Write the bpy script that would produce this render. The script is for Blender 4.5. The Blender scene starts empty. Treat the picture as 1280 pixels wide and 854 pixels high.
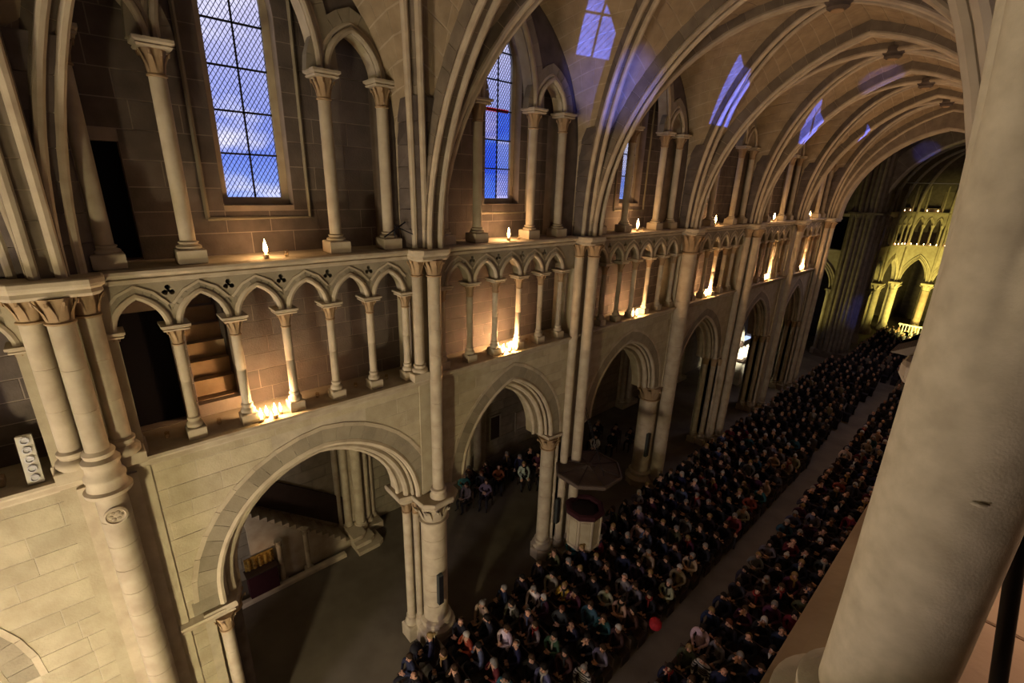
import bpy, bmesh, math, random
from mathutils import Vector, Matrix, geometry
random.seed(7)
PI = math.pi
SC = bpy.context.scene
COL = SC.collection

# ------------------------------------------------------------------ camera
cam_d = bpy.data.cameras.new('camera'); cam = bpy.data.objects.new('camera', cam_d); COL.objects.link(cam)
Rw = ((0.67067285, 0.25777918, -0.69551982), (0.74108202, -0.19298336, 0.64308232), (0.03154948, -0.94673508, -0.32046421))
m = Matrix(((Rw[0][0], -Rw[0][1], -Rw[0][2], 10.0), (Rw[1][0], -Rw[1][1], -Rw[1][2], 0.0), (Rw[2][0], -Rw[2][1], -Rw[2][2], 14.4), (0, 0, 0, 1)))
cam.matrix_world = m
cam_d.sensor_width = 36.0; cam_d.lens = 585.66 / 1280 * 36.0; cam_d.clip_start = 0.02; cam_d.clip_end = 500
SC.camera = cam

# ------------------------------------------------------------------ view and sky
SC.view_settings.view_transform = 'Standard'; SC.view_settings.look = 'None'; SC.view_settings.gamma = 1.0
SC.view_settings.use_curve_mapping = False
SC.view_settings.exposure = 0.9
SC.cycles.use_denoising = True
SC.cycles.max_bounces = 5; SC.cycles.diffuse_bounces = 3; SC.cycles.transparent_max_bounces = 8
SC.cycles.sample_clamp_indirect = 3.0
SC.cycles.caustics_reflective = False; SC.cycles.caustics_refractive = False

def nd(t, typ, **kw):
    n = t.nodes.new(typ)
    for k, v in kw.items():
        if k.startswith('_'): setattr(n, k[1:], v)
        else: n.inputs[k.replace('_', ' ')].default_value = v
    return n

def ramp(t, stops, fac=None):
    n = t.nodes.new('ShaderNodeValToRGB'); e = n.color_ramp.elements
    while len(e) < len(stops): e.new(0.5)
    for q, (p, c) in zip(e, stops): q.position = p; q.color = (*c, 1)
    if fac: t.links.new(fac, n.inputs[0])
    return n

W = bpy.data.worlds.new('dusk_sky'); SC.world = W; W.use_nodes = True
t = W.node_tree; t.nodes.clear()
tc = nd(t, 'ShaderNodeTexCoord'); mp = nd(t, 'ShaderNodeMapping'); mp.inputs['Scale'].default_value = (1.0, 2.2, 7.0); mp.inputs['Rotation'].default_value = (0.25, 0.1, 0)
no = nd(t, 'ShaderNodeTexNoise', Scale=2.2, Detail=5.0, Roughness=0.55)
t.links.new(tc.outputs['Generated'], mp.inputs[0]); t.links.new(mp.outputs[0], no.inputs['Vector'])
sx = nd(t, 'ShaderNodeSeparateXYZ'); t.links.new(tc.outputs['Generated'], sx.inputs[0])
base = ramp(t, [(0.0, (0.34, 0.46, 0.85)), (0.30, (0.13, 0.20, 0.62)), (0.52, (0.27, 0.30, 0.58)), (0.78, (0.50, 0.47, 0.60))])
mr = nd(t, 'ShaderNodeMapRange'); mr.inputs['From Min'].default_value = -0.12; mr.inputs['From Max'].default_value = 0.38
t.links.new(sx.outputs['Z'], mr.inputs['Value']); t.links.new(mr.outputs[0], base.inputs[0])
cl = ramp(t, [(0.48, (0, 0, 0)), (0.66, (1, 1, 1))], no.outputs['Fac'])
mx = nd(t, 'ShaderNodeMix', _data_type='RGBA'); mx.inputs[7].default_value = (0.62, 0.60, 0.72, 1)
t.links.new(cl.outputs[0], mx.inputs[0]); t.links.new(base.outputs[0], mx.inputs[6])
bg = nd(t, 'ShaderNodeBackground', Strength=0.95); wo = nd(t, 'ShaderNodeOutputWorld')
t.links.new(mx.outputs[2], bg.inputs[0]); t.links.new(bg.outputs[0], wo.inputs[0])

# ------------------------------------------------------------------ lamps of the place (floodlights, projectors) and added fill lamps
def lamp(name, kind, loc, energy, color, target=None, size=0.3, angle=60, blend=0.5, shape=None):
    d = bpy.data.lights.new(name, kind); d.energy = energy; d.color = color
    if kind == 'AREA': d.size = size
    else: d.shadow_soft_size = size
    if kind == 'SPOT': d.spot_size = math.radians(angle); d.spot_blend = blend
    o = bpy.data.objects.new(name, d); COL.objects.link(o); o.location = loc
    if target:
        o.rotation_euler = (Vector(target) - Vector(loc)).to_track_quat('-Z', 'Y').to_euler()
    return o
WARM = (1.0, 0.82, 0.48); CANDLE = (1.0, 0.56, 0.26); BLUE = (0.08, 0.14, 1.0); YEL = (1.0, 0.84, 0.20)
lamp('west_floodlight', 'SPOT', (7.6, -5.2, 4.6), 2000, WARM, (0.0, -1.0, 5.2), 0.3, 128, 1.0)
lamp('west_vault_uplight', 'SPOT', (6.0, -8.5, 11.0), 950, (1.0, 0.80, 0.48), (1.5, 8, 19.0), 0.4, 88, 0.9)
lamp('column_fill', 'SPOT', (1.3, -3.6, 12.6), 370, (1.0, 0.84, 0.56), (10.0, 1.4, 14.2), 0.15, 34, 0.8)  # added fill that lights the near column from its left
lamp('aisle_fill', 'SPOT', (-2.6, -4.5, 6.5), 260, (1.0, 0.84, 0.58), (-6.4, 4.5, 5.0), 0.3, 70, 0.9)  # added fill to lift the aisle back wall, no known fixture
lamp('audience_fill', 'AREA', (4.8, -9.3, 5.0), 480, (1.0, 0.80, 0.76), (4.8, 20.0, 1.0), 2.0)  # added soft fill to brighten the audience's faces, not a real fixture
lamp('crossing_fill', 'AREA', (5.0, 43.5, 19.0), 330, (0.95, 0.74, 0.86), (4.6, 20.0, 0.0), 5.0)  # added faint mauve fill for the dark zones, no lantern hangs here
for i, yy in enumerate((12.6, 19.4, 26.0, 32.6)):
    lamp('south_ledge_candlelight', 'SPOT', (9.3, yy, 11.0), (150, 230, 330, 400)[i], (1.0, 0.60, 0.32), (3.4, yy + 2.0, 19.0), 0.25, 130, 0.9)
for (yc, xc) in ((58.0, 5.0), (61.5, 5.0)):
    lamp('choir_floodlight', 'SPOT', (xc, yc, 1.0), 2700, YEL, (1.5, 68, 5.0), 0.4, 92, 0.45)
lamp('transept_floodlight', 'SPOT', (-7.5, 45.5, 1.5), 900, YEL, (-3.8, 50.5, 6.5), 0.3, 80, 0.6)
lamp('pier_projector', 'SPOT', (8.5, 39.5, 9.5), 900, BLUE, (0.9, 50.0, 4.5), 0.1, 14, 0.8)
# one strong blue floodlight standing outside in the square, shining up through the south lancets onto the vault
lamp('blue_floodlight', 'SPOT', (61.0, -34.0, 3.2), 7.5e5, BLUE, (1.6, 17.7, 18.4), 0.08, 34, 0.1)

lamp('blue_spotlight', 'SPOT', (9.4, 8.6, 12.6), 3200, BLUE, (1.1, 11.95, 17.0), 0.05, 15, 1.0)
lamp('blue_spotlight', 'SPOT', (9.3, 20.6, 12.0), 900, BLUE, (4.0, 25.8, 18.9), 0.05, 9, 0.4)
lamp('blue_spotlight', 'SPOT', (8.8, 40.0, 12.0), 1100, BLUE, (2.6, 50.0, 17.6), 0.05, 8, 0.6)

# ------------------------------------------------------------------ materials
def mat(name, col, rough=0.85, col2=None, scale=3.0, bump=0.15, var=0.12, detail_scale=26.0, objcol=False, metallic=0.0, streak=False):
    mt = bpy.data.materials.new(name); mt.use_nodes = True; t = mt.node_tree; b = t.nodes['Principled BSDF']
    b.inputs['Roughness'].default_value = rough; b.inputs['Metallic'].default_value = metallic
    b.inputs['Specular IOR Level'].default_value = 0.25
    g = nd(t, 'ShaderNodeNewGeometry')
    n1 = nd(t, 'ShaderNodeTexNoise', Scale=scale, Detail=5.0); n2 = nd(t, 'ShaderNodeTexNoise', Scale=detail_scale, Detail=4.0)
    t.links.new(g.outputs['Position'], n1.inputs['Vector']); t.links.new(g.outputs['Position'], n2.inputs['Vector'])
    oi = nd(t, 'ShaderNodeObjectInfo')
    c2 = col2 or tuple(x * 0.72 for x in col)
    r = ramp(t, [(0.30, c2), (0.68, col)], n1.outputs['Fac'])
    src = r.outputs[0]
    if objcol:
        mm = nd(t, 'ShaderNodeMix', _data_type='RGBA', _blend_type='MULTIPLY'); mm.inputs[0].default_value = 1.0
        t.links.new(oi.outputs['Color'], mm.inputs[6]); t.links.new(src, mm.inputs[7]); src = mm.outputs[2]
    hv = nd(t, 'ShaderNodeHueSaturation')
    mr = nd(t, 'ShaderNodeMapRange'); mr.inputs['To Min'].default_value = 1 - var; mr.inputs['To Max'].default_value = 1 + var
    t.links.new(oi.outputs['Random'], mr.inputs['Value']); t.links.new(mr.outputs[0], hv.inputs['Value']); t.links.new(src, hv.inputs['Color'])
    t.links.new(hv.outputs[0], b.inputs['Base Color'])
    if bump:
        bp = nd(t, 'ShaderNodeBump', Strength=bump, Distance=0.02); t.links.new(n2.outputs['Fac'], bp.inputs['Height']); t.links.new(bp.outputs[0], b.inputs['Normal'])
    return mt
def emit(name, col, s):
    mt = bpy.data.materials.new(name); mt.use_nodes = True; t = mt.node_tree; t.nodes.clear()
    e = nd(t, 'ShaderNodeEmission', Strength=s); e.inputs[0].default_value = (*col, 1); o = nd(t, 'ShaderNodeOutputMaterial'); t.links.new(e.outputs[0], o.inputs[0]); return mt
def glass(name, col, gloss=0.08):
    mt = bpy.data.materials.new(name); mt.use_nodes = True; t = mt.node_tree; t.nodes.clear()
    a = nd(t, 'ShaderNodeBsdfTransparent'); a.inputs[0].default_value = (*col, 1); g = nd(t, 'ShaderNodeBsdfGlossy', Roughness=0.15)
    x = nd(t, 'ShaderNodeMixShader'); x.inputs[0].default_value = gloss; o = nd(t, 'ShaderNodeOutputMaterial')
    t.links.new(a.outputs[0], x.inputs[1]); t.links.new(g.outputs[0], x.inputs[2]); t.links.new(x.outputs[0], o.inputs[0]); return mt

M = dict(
    lime=mat('pale_limestone', (0.47, 0.41, 0.30), col2=(0.36, 0.30, 0.215)),
    block=mat('ashlar_limestone', (0.45, 0.40, 0.28), col2=(0.36, 0.31, 0.21), var=0.10, bump=0.25),
    grey=mat('grey_molasse', (0.285, 0.25, 0.18), col2=(0.22, 0.19, 0.135), var=0.12, bump=0.25),
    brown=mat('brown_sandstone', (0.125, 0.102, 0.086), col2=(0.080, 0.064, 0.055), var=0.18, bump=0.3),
    capital=mat('ochre_capital_stone', (0.40, 0.29, 0.17), col2=(0.28, 0.19, 0.105)),
    mortar=mat('pale_mortar', (0.50, 0.44, 0.33), var=0.0),
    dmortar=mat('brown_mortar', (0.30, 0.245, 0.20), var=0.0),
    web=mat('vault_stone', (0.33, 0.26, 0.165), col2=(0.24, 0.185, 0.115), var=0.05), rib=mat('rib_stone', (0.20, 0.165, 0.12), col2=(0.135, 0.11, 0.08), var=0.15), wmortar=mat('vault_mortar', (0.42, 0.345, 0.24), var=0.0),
    floor=mat('floor_flagstone', (0.155, 0.135, 0.105), col2=(0.10, 0.085, 0.065), scale=0.8),
    tile=mat('clay_floor_tile', (0.40, 0.30, 0.215), col2=(0.32, 0.225, 0.16), var=0.1),
    near=mat('mottled_near_stone', (0.50, 0.44, 0.32), col2=(0.38, 0.33, 0.235), scale=16, detail_scale=150, bump=0.12),
    dark=mat('dark_oak', (0.035, 0.022, 0.016), rough=0.6),
    walnut=mat('walnut_board', (0.10, 0.075, 0.06), rough=0.6), pew=mat('stained_seat_wood', (0.05, 0.03, 0.02), rough=0.6),
    iron=mat('black_iron', (0.02, 0.02, 0.025), rough=0.5, metallic=0.3, bump=0),
    lead=mat('window_lead', (0.03, 0.03, 0.035), rough=0.6, bump=0),
    black=mat('painted_dark', (0.004, 0.004, 0.008), bump=0),  # near-black colour stands in for the shade inside openings
    skin=mat('skin', (0.62, 0.36, 0.25), rough=0.6, var=0.28, bump=0),
    coat=mat('coat_cloth', (1.0, 1.0, 1.0), objcol=True, scale=14, var=0.1),
    trouser=mat('trouser_cloth', (0.022, 0.021, 0.028), var=0.4),
    shirt=mat('shirt_cloth', (0.62, 0.60, 0.56), bump=0),
    white=mat('white_plaster', (0.75, 0.72, 0.62)),
    red=mat('red_cloth', (0.40, 0.02, 0.03), rough=0.7),
    gold=mat('gilded_panel', (0.55, 0.36, 0.09), col2=(0.10, 0.05, 0.02), scale=9, rough=0.4, metallic=0.5),
    maroon=mat('maroon_velvet', (0.045, 0.010, 0.014)),
    wax=mat('candle_wax', (0.80, 0.72, 0.55), bump=0),
    metal=mat('grey_metal', (0.45, 0.45, 0.45), rough=0.35, metallic=0.8, bump=0),
    loud=mat('grey_speaker_cloth', (0.055, 0.06, 0.055), bump=0.1),
    trouserbag=mat('bag_cloth', (0.02, 0.019, 0.024)), flame=emit('flame', (1.0, 0.62, 0.25), 30.0),
    lens=mat('lamp_lens', (0.7, 0.7, 0.72), rough=0.15, bump=0),
    glass=glass('window_glass', (0.93, 0.94, 1.0), 0.04), cup=glass('candle_glass', (0.95, 0.9, 0.82), 0.12),
    redglass=glass('red_window_glass', (1.0, 0.10, 0.08), 0.05), blueglass=glass('blue_window_glass', (0.42, 0.60, 1.0), 0.05),
    cloudglass=glass('milky_window_glass', (0.98, 0.92, 1.0), 0.08),
)

# ------------------------------------------------------------------ mesh helpers
LOC = {}
class MB:
    def __init__(s, M=None): s.v = []; s.f = []; s.mi = []; s.M = M
    def add(s, vs, fs, mi=0):
        o = len(s.v)
        s.v += [tuple(s.M @ Vector(p)) if s.M else tuple(p) for p in vs]
        s.f += [tuple(i + o for i in q) for q in fs]; s.mi += [mi] * len(fs); return s
    def box(s, x0, x1, y0, y1, z0, z1, mi=0):
        return s.add([(x0, y0, z0), (x1, y0, z0), (x1, y1, z0), (x0, y1, z0), (x0, y0, z1), (x1, y0, z1), (x1, y1, z1), (x0, y1, z1)],
                     [(0, 3, 2, 1), (4, 5, 6, 7), (0, 1, 5, 4), (1, 2, 6, 5), (2, 3, 7, 6), (3, 0, 4, 7)], mi)
    def cbox(s, c, d, bev=0.0):                       # box with chamfered top and bottom rims
        x, y, z = c; a, b, h = d[0] / 2, d[1] / 2, d[2] / 2
        return s.loft([[(x - a + e, y - b + e, zz), (x + a - e, y - b + e, zz), (x + a - e, y + b - e, zz), (x - a + e, y + b - e, zz)]
                       for e, zz in ((bev, z - h), (0, z - h + bev), (0, z + h - bev), (bev, z + h))])
    def loft(s, rings, closed=True, caps=True, mi=0):
        n = len(rings[0]); vs = [p for r in rings for p in r]; fs = []
        for i in range(len(rings) - 1):
            for j in range(n if closed else n - 1):
                k = (j + 1) % n; fs.append((i * n + j, i * n + k, (i + 1) * n + k, (i + 1) * n + j))
        if caps and closed:
            fs.append(tuple(range(n))[::-1]); fs.append(tuple((len(rings) - 1) * n + j for j in range(n)))
        return s.add(vs, fs, mi)
    def lathe(s, prof, cx=0, cy=0, n=16, sq=None, a0=0.0, mi=0):
        return s.loft([[(cx + r * math.cos(a0 + 2 * PI * j / n), cy + r * math.sin(a0 + 2 * PI * j / n), z) for j in range(n)] for r, z in prof], mi=mi)
    def tube(s, path, r, n=8, mi=0, up=None):
        P = [Vector(p) for p in path]; rings = []; u = None
        for i, p in enumerate(P):
            d = (P[min(i + 1, len(P) - 1)] - P[max(i - 1, 0)]).normalized()
            if u is None:
                u = Vector(up) if up else (Vector((0, 0, 1)) if abs(d.z) < 0.9 else Vector((1, 0, 0)))
            u = (u - d * u.dot(d)).normalized(); w = d.cross(u)
            rr = r[i] if isinstance(r, (list, tuple)) else r
            rings.append([p + (u * math.cos(2 * PI * j / n) + w * math.sin(2 * PI * j / n)) * rr for j in range(n)])
        return s.loft(rings, mi=mi)
    def band(s, inner, outer, x0, x1, closed=False, mi=0):   # solid between two (y,z) polylines from depth x0 (back) to x1 (front)
        rings = [[(x0, *a), (x1, *a), (x1, *b), (x0, *b)] for a, b in zip(inner, outer)]
        return s.loft(rings, mi=mi)
    def plate(s, outer, holes, x0, x1, mi=0):
        loops = [[Vector((0, *p)) for p in outer]] + [[Vector((0, *p)) for p in h] for h in holes]
        tris = geometry.tessellate_polygon([[Vector((p.y, p.z, 0)) for p in l] for l in loops])
        flat = [p for l in loops for p in l]; n = len(flat)
        vs = [(x1, p.y, p.z) for p in flat] + [(x0, p.y, p.z) for p in flat]; fs = []
        for a, b, c in tris:
            A, B, C_ = flat[a], flat[b], flat[c]
            if (B.y - A.y) * (C_.z - A.z) - (B.z - A.z) * (C_.y - A.y) < 0: a, c = c, a
            fs.append((a, b, c)); fs.append((c + n, b + n, a + n))
        o = 0
        for l in loops:
            k = len(l)
            for i in range(k): j = (i + 1) % k; fs.append((o + i, o + j, o + j + n, o + i + n))
            o += k
        return s.add(vs, fs, mi)
    def build(s, name, mt, parent=None, smooth=False, ang=40):
        me = bpy.data.meshes.new(name); L = LOC.get(parent.name, Vector((0, 0, 0))) if parent else Vector((0, 0, 0))
        me.from_pydata([(p[0] - L.x, p[1] - L.y, p[2] - L.z) for p in s.v], [], s.f)
        ms = mt if isinstance(mt, (list, tuple)) else [mt]
        for q in ms: me.materials.append(M[q] if isinstance(q, str) else q)
        if len(ms) > 1: me.polygons.foreach_set('material_index', s.mi)
        bm = bmesh.new(); bm.from_mesh(me); bmesh.ops.recalc_face_normals(bm, faces=bm.faces); bm.to_mesh(me); bm.free()
        if smooth:
            me.polygons.foreach_set('use_smooth', [True] * len(me.polygons)); me.set_sharp_from_angle(angle=math.radians(ang))
        o = bpy.data.objects.new(name, me); COL.objects.link(o)
        if parent: o.parent = parent; LOC[o.name] = L
        return o
def thing(name, label, cat, loc=(0, 0, 0), group=None):
    o = bpy.data.objects.new(name, None); COL.objects.link(o); o.location = loc; o.empty_display_size = 0.1
    o['label'] = label; o['category'] = cat
    if group: o['group'] = group
    LOC[o.name] = Vector(loc); return o
def tag(o, label, cat, group=None):
    o['label'] = label; o['category'] = cat
    if group: o['group'] = group
    return o
def struct(o, label=None):
    o['kind'] = 'structure'
    if label: o['label'] = label
    return o
def sroot(name, loc=(0, 0, 0), label=None):
    o = bpy.data.objects.new(name, None); COL.objects.link(o); o.location = loc; o['kind'] = 'structure'
    if label: o['label'] = label
    LOC[o.name] = Vector(loc); return o
def dup(root, loc, label, rotz=None, scale=None, group=None):
    r = root.copy(); COL.objects.link(r); r.location = loc; r['label'] = label
    if group: r['group'] = group
    if rotz is not None: r.rotation_euler = (0, 0, rotz)
    if scale: r.scale = scale
    for ch in list(root.children):
        c = ch.copy(); COL.objects.link(c); c.parent = r
        for g in list(ch.children):
            d = g.copy(); COL.objects.link(d); d.parent = c
    return r
ORD = ['first', 'second', 'third', 'fourth', 'fifth', 'sixth', 'seventh', 'eighth', 'ninth', 'tenth', 'eleventh', 'twelfth', 'thirteenth', 'fourteenth',
       'fifteenth', 'sixteenth', 'seventeenth', 'eighteenth', 'nineteenth', 'twentieth', 'twenty-first', 'twenty-second', 'twenty-third', 'twenty-fourth', 'twenty-fifth',
       'twenty-sixth', 'twenty-seventh', 'twenty-eighth', 'twenty-ninth', 'thirtieth']
def arch(yc, half, zs, rise, n=10, z0=None):           # pointed arch as (y,z) points, left spring to right spring
    R = (half * half + rise * rise) / (2 * half); c = R - half; pts = []
    a1 = math.atan2(rise, c)                          # angle at the apex seen from the arc centre (yc + c)
    a1 = PI - math.atan2(rise, -c) if False else math.acos(max(-1, min(1, c / R)))
    for i in range(n + 1):
        a = a1 * i / n; pts.append((yc + c - R * math.cos(a), zs + R * math.sin(a)))
    pts += [(2 * yc - p[0], p[1]) for p in pts[-2::-1]]
    if z0 is not None: pts = [(yc - half, z0)] + pts + [(yc + half, z0)]
    return pts
def off(yc, half, zs, rise, d, **k):                  # the same arch offset outwards by d
    R = (half * half + rise * rise) / (2 * half); c = R - half
    h2 = half + d; r2 = math.sqrt(max(1e-6, (R + d) ** 2 - c * c)); return arch(yc, h2, zs, r2, **k)

# ------------------------------------------------------------------ ashlar: every block is its own object
def block_mesh(yl0, yl1, yr0, yr1, z0, z1, xb, xf, e=0.004):
    vs = [(xb, yl0, z0), (xb, yr0, z0), (xb, yr1, z1), (xb, yl1, z1),
          (xf - e, yl0, z0), (xf - e, yr0, z0), (xf - e, yr1, z1), (xf - e, yl1, z1),
          (xf, yl0 + e, z0 + e), (xf, yr0 - e, z0 + e), (xf, yr1 - e, z1 - e), (xf, yl1 + e, z1 - e)]
    fs = [(8, 9, 10, 11)] + [(i + 4, (i + 1) % 4 + 4, (i + 1) % 4 + 8, i + 8) for i in range(4)] + [(i, (i + 1) % 4, (i + 1) % 4 + 4, i + 4) for i in range(4)]
    return vs, fs
UNIT = {}
def unit_block(mt):
    if mt not in UNIT:
        o = MB().add(*block_mesh(0, 0, 1, 1, 0, 1, 0, 1, 0.012)).build('ashlar_block', mt); UNIT[mt] = o.data; bpy.data.objects.remove(o)
    return UNIT[mt]
COUNT = {}
def ashlar(parent, y0, y1, z0, z1, ch, lmin, lmax, mt, xback, xfront, blocked=None, gap=0.018, limit=295, far=False, seed=1):
    rnd = random.Random(seed); L = LOC[parent.name]; rest = MB(); z = z0; row = 0
    while z < z1 - 0.08:
        h = min(ch * rnd.uniform(0.88, 1.12), z1 - z)
        if z1 - (z + h) < 0.12: h = z1 - z
        za, zb = z + gap / 2, z + h - gap / 2
        segs = [((y0, y0), (y1, y1))]
        for fn in (blocked or []):
            i0, i1 = fn(za), fn(zb)
            if not i0 and not i1: continue
            i0 = i0 or i1; i1 = i1 or i0; new = []
            for (a, b) in segs:
                if i0[1] <= a[0] or i0[0] >= b[0]: new.append((a, b)); continue
                if i0[0] > a[0]: new.append((a, (i0[0], i1[0])))
                if i0[1] < b[0]: new.append(((i0[1], i1[1]), b))
            segs = new
        for (a, b) in segs:
            y = a[0]; first = True; end = min(b)
            while y < end - 0.02:
                l = rnd.uniform(lmin, lmax) * (0.6 if first and row % 2 else 1)
                ye = y + l
                last = ye > end - lmin * 0.6
                if last: ye = end
                yl0, yl1 = (a if first else (y, y)); yr0, yr1 = (b if last else (ye, ye))
                xf = xfront + rnd.uniform(-0.003, 0.003); g = gap / 2
                rect = abs(yl0 - yl1) < 1e-4 and abs(yr0 - yr1) < 1e-4
                if yr0 - yl0 > 0.05 and yr1 - yl1 > 0.03:
                    n = COUNT.get(parent.name, 0)
                    if far or n >= limit:
                        rest.add(*block_mesh(yl0 + g, yl1 + g, yr0 - g, yr1 - g, za, zb, xback, xf))
                    else:
                        COUNT[parent.name] = n + 1
                        if rect:
                            o = bpy.data.objects.new('ashlar_block', unit_block(mt)); COL.objects.link(o); o.parent = parent
                            o.location = Vector((xback, yl0 + g, za)) - L; o.scale = (xf - xback, yr0 - yl0 - gap, zb - za)
                        else:
                            MB().add(*block_mesh(yl0 + g, yl1 + g, yr0 - g, yr1 - g, za, zb, xback, xf)).build('ashlar_block', mt, parent)
                first = False
                y = ye
                if last: break
        z += h; row += 1
    if rest.v:
        o = rest.build('ashlar_blocks', mt, parent); o['kind'] = 'stuff'
def arch_block(yc, half, zs, rise, d=0.0):            # interval of an arch opening at height z, for ashlar()
    R = (half * half + rise * rise) / (2 * half); c = R - half
    def fn(z):
        if z <= zs: return (yc - half - d, yc + half + d)
        q = (R + d) ** 2 - (z - zs) ** 2
        if q <= 0: return None
        w = math.sqrt(q) - c
        return (yc - w, yc + w) if w > 0 else None
    return fn
def rect_block(a, b, z0, z1):
    return lambda z: (a, b) if z0 < z < z1 else None

def voussoirs(parent, yc, half, zs, rise, d0, d1, x0, x1, n, mt, name='voussoir', joined=False, gap=0.006, clip=None):
    # n stones per side between offsets d0 and d1 of the arch
    R = (half * half + rise * rise) / (2 * half); c = R - half; J = MB()
    rnd = random.Random(int(yc * 100))
    for sgn in (1, -1):
        amax = math.acos(max(-1, min(1, c / (R + d1))))
        ab = 0.0
        if clip: ab = math.acos(max(-1, min(1, (c + clip) / (R + d1)))) if (c + clip) < R + d1 else 0.0
        for i in range(n):
            a0, a1 = ab + (amax - ab) * i / n + gap / 2 / R, ab + (amax - ab) * (i + 1) / n - gap / 2 / R
            ks = 2 if n < 6 else 1; rings = []
            for k in range(ks + 1):
                a = a0 + (a1 - a0) * k / ks
                ai = min(a, math.acos(max(-1, min(1, c / (R + d0)))))
                I = (yc + sgn * (c - (R + d0) * math.cos(ai)) * 1.0, zs + (R + d0) * math.sin(ai))
                O = (yc + sgn * (c - (R + d1) * math.cos(a)), zs + (R + d1) * math.sin(a))
                xf = x1 + rnd.uniform(-0.004, 0.004)
                rings.append([(x0, *I), (xf, *I), (xf, *O), (x0, *O)])
            if joined: J.loft(rings)
            else: MB().loft(rings).build(name, mt, parent)
    if joined:
        o = J.build(name + 's', mt, parent); o['kind'] = 'stuff'

# ------------------------------------------------------------------ columns
def capital_mb(b, x, y, z0, z1, r, R2, n=16, leaves=8):
    h = z1 - z0
    b.lathe([(r * 1.0, z0), (r * 1.18, z0 + h * .03), (r * 1.18, z0 + h * .09), (r * 1.0, z0 + h * .12), (r * 1.03, z0 + h * .4), (r * 1.12, z0 + h * .65), (R2 * .86, z0 + h * .88), (R2 * .95, z1)], x, y, n)
    for k in range(leaves):
        a = 2 * PI * (k + .5) / leaves; cx, cy = math.cos(a), math.sin(a); tx, ty = -cy, cx
        w = r * 0.34
        rings = []
        for rr, zz, ww in ((r * .95, z0 + h * .14, w), (r * 1.12, z0 + h * .45, w * .9), (R2 * 1.0, z0 + h * .78, w * .6), (R2 * 1.16, z0 + h * .90, w * .55), (R2 * 1.10, z0 + h * .74, w * .35)):
            rings.append([(x + cx * rr + tx * ww, y + cy * rr + ty * ww, zz), (x + cx * (rr + r * .10), y + cy * (rr + r * .10), zz + .01), (x + cx * rr - tx * ww, y + cy * rr - ty * ww, zz), (x + cx * (rr - r * .12), y + cy * (rr - r * .12), zz)])
        b.loft(rings)
def base_prof(r, z0, z1):
    h = z1 - z0; R = r * 1.5
    return [(R, z0), (R * 1.06, z0 + h * .15), (R * 1.06, z0 + h * .32), (R * .98, z0 + h * .42), (r * 1.15, z0 + h * .55), (r * 1.13, z0 + h * .65), (r * 1.28, z0 + h * .74), (r * 1.28, z0 + h * .88), (r * 1.02, z1)]
def shaft_prof(r, z0, z1, drums=0):
    p = [(r, z0)]
    for k in range(1, drums):
        z = z0 + (z1 - z0) * k / drums; p += [(r, z - .008), (r * .965, z - .004), (r * .965, z + .004), (r, z + .008)]
    return p + [(r, z1)]
def colonnette(name, label, x, y, zb, zt, r, cap=0.36, base=0.22, plinth=0.24, ab=0.10, group=None, hi=True, mts=('lime', 'capital'), drums=2, abw=2.05):
    # zb: underside of plinth, zt: top of abacus
    n = 18 if hi else 10
    t = thing(name, label, 'column', (x, y, zb), group)
    MB().cbox((x, y, zb + plinth / 2), (r * 3.6, r * 3.6, plinth), 0.02).build('plinth', mts[0], t)
    MB().lathe(base_prof(r, zb + plinth, zb + plinth + base), x, y, n).build('base', mts[0], t, True)
    MB().lathe(shaft_prof(r, zb + plinth + base, zt - ab - cap, drums), x, y, n).build('shaft', mts[0], t, True)
    b = MB(); capital_mb(b, x, y, zt - ab - cap, zt - ab, r, r * 1.55, n, 8 if hi else 4); b.build('capital', mts[1], t, True)
    w = r * abw
    MB().loft([[(x - q, y - q, z), (x + q, y - q, z), (x + q, y + q, z), (x - q, y + q, z)] for q, z in ((w * .84, zt - ab), (w * .9, zt - ab * .75), (w * .82, zt - ab * .6), (w, zt - ab * .35), (w, zt))]).build('abacus', mts[0], t)
    return t
def string(mb, y0, y1, prof, M=None):                  # moulded string course swept along y: prof of (x,z)
    mb.loft([[(x, y0, z) for x, z in prof], [(x, y1, z) for x, z in prof]])
# ================================================================== STRUCTURE
PIER = [-7.6, -0.45, 6.36, 12.65, 19.4, 25.9, 32.75, 38.6]
ZL, ZS, ZA, ZT = 9.4, 12.8, 5.6, 19.25                 # triforium ledge, clerestory string, arcade springing, vault apex
BAYNAME = ['bay left of the triple-shaft pier', 'nearest full bay', 'second bay', 'third bay', 'fourth bay', 'fifth bay', 'farthest bay']
NX, SX = -0.15, 9.95
# arcade arch per bay: centre, half (extrados), rise
ARC = [(-4.6, 2.65, 3.0), (3.38, 3.06, 3.25), (9.5, 2.55, 3.4), (16.08, 2.85, 3.3), (22.55, 2.65, 3.3), (29.35, 2.65, 3.3), (35.75, 2.35, 3.4)]
# triforium: first colonnette, spacing, number of arches
TRI = [(-6.7, 0.96, 6), (0.05, 0.955, 6), (6.88, 0.945, 5), (13.0, 0.975, 6), (19.95, 0.95, 6), (26.5, 0.955, 6), (33.3, 0.96, 5)]
# clerestory: colonnette positions
CLE = [(-6.3, -5.2, -2.6, -1.35), (0.30, 1.46, 4.18, 5.44), (7.0, 8.09, 10.08, 11.30), (13.4, 14.9, 17.0, 18.1), (20.1, 21.5, 23.8, 25.0), (26.7, 28.1, 30.4, 31.6), (33.5, 34.6, 36.7, 37.8)]
WIN = [-4.0, 2.92, 9.53, 16.05, 22.6, 29.3, 35.7]

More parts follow.
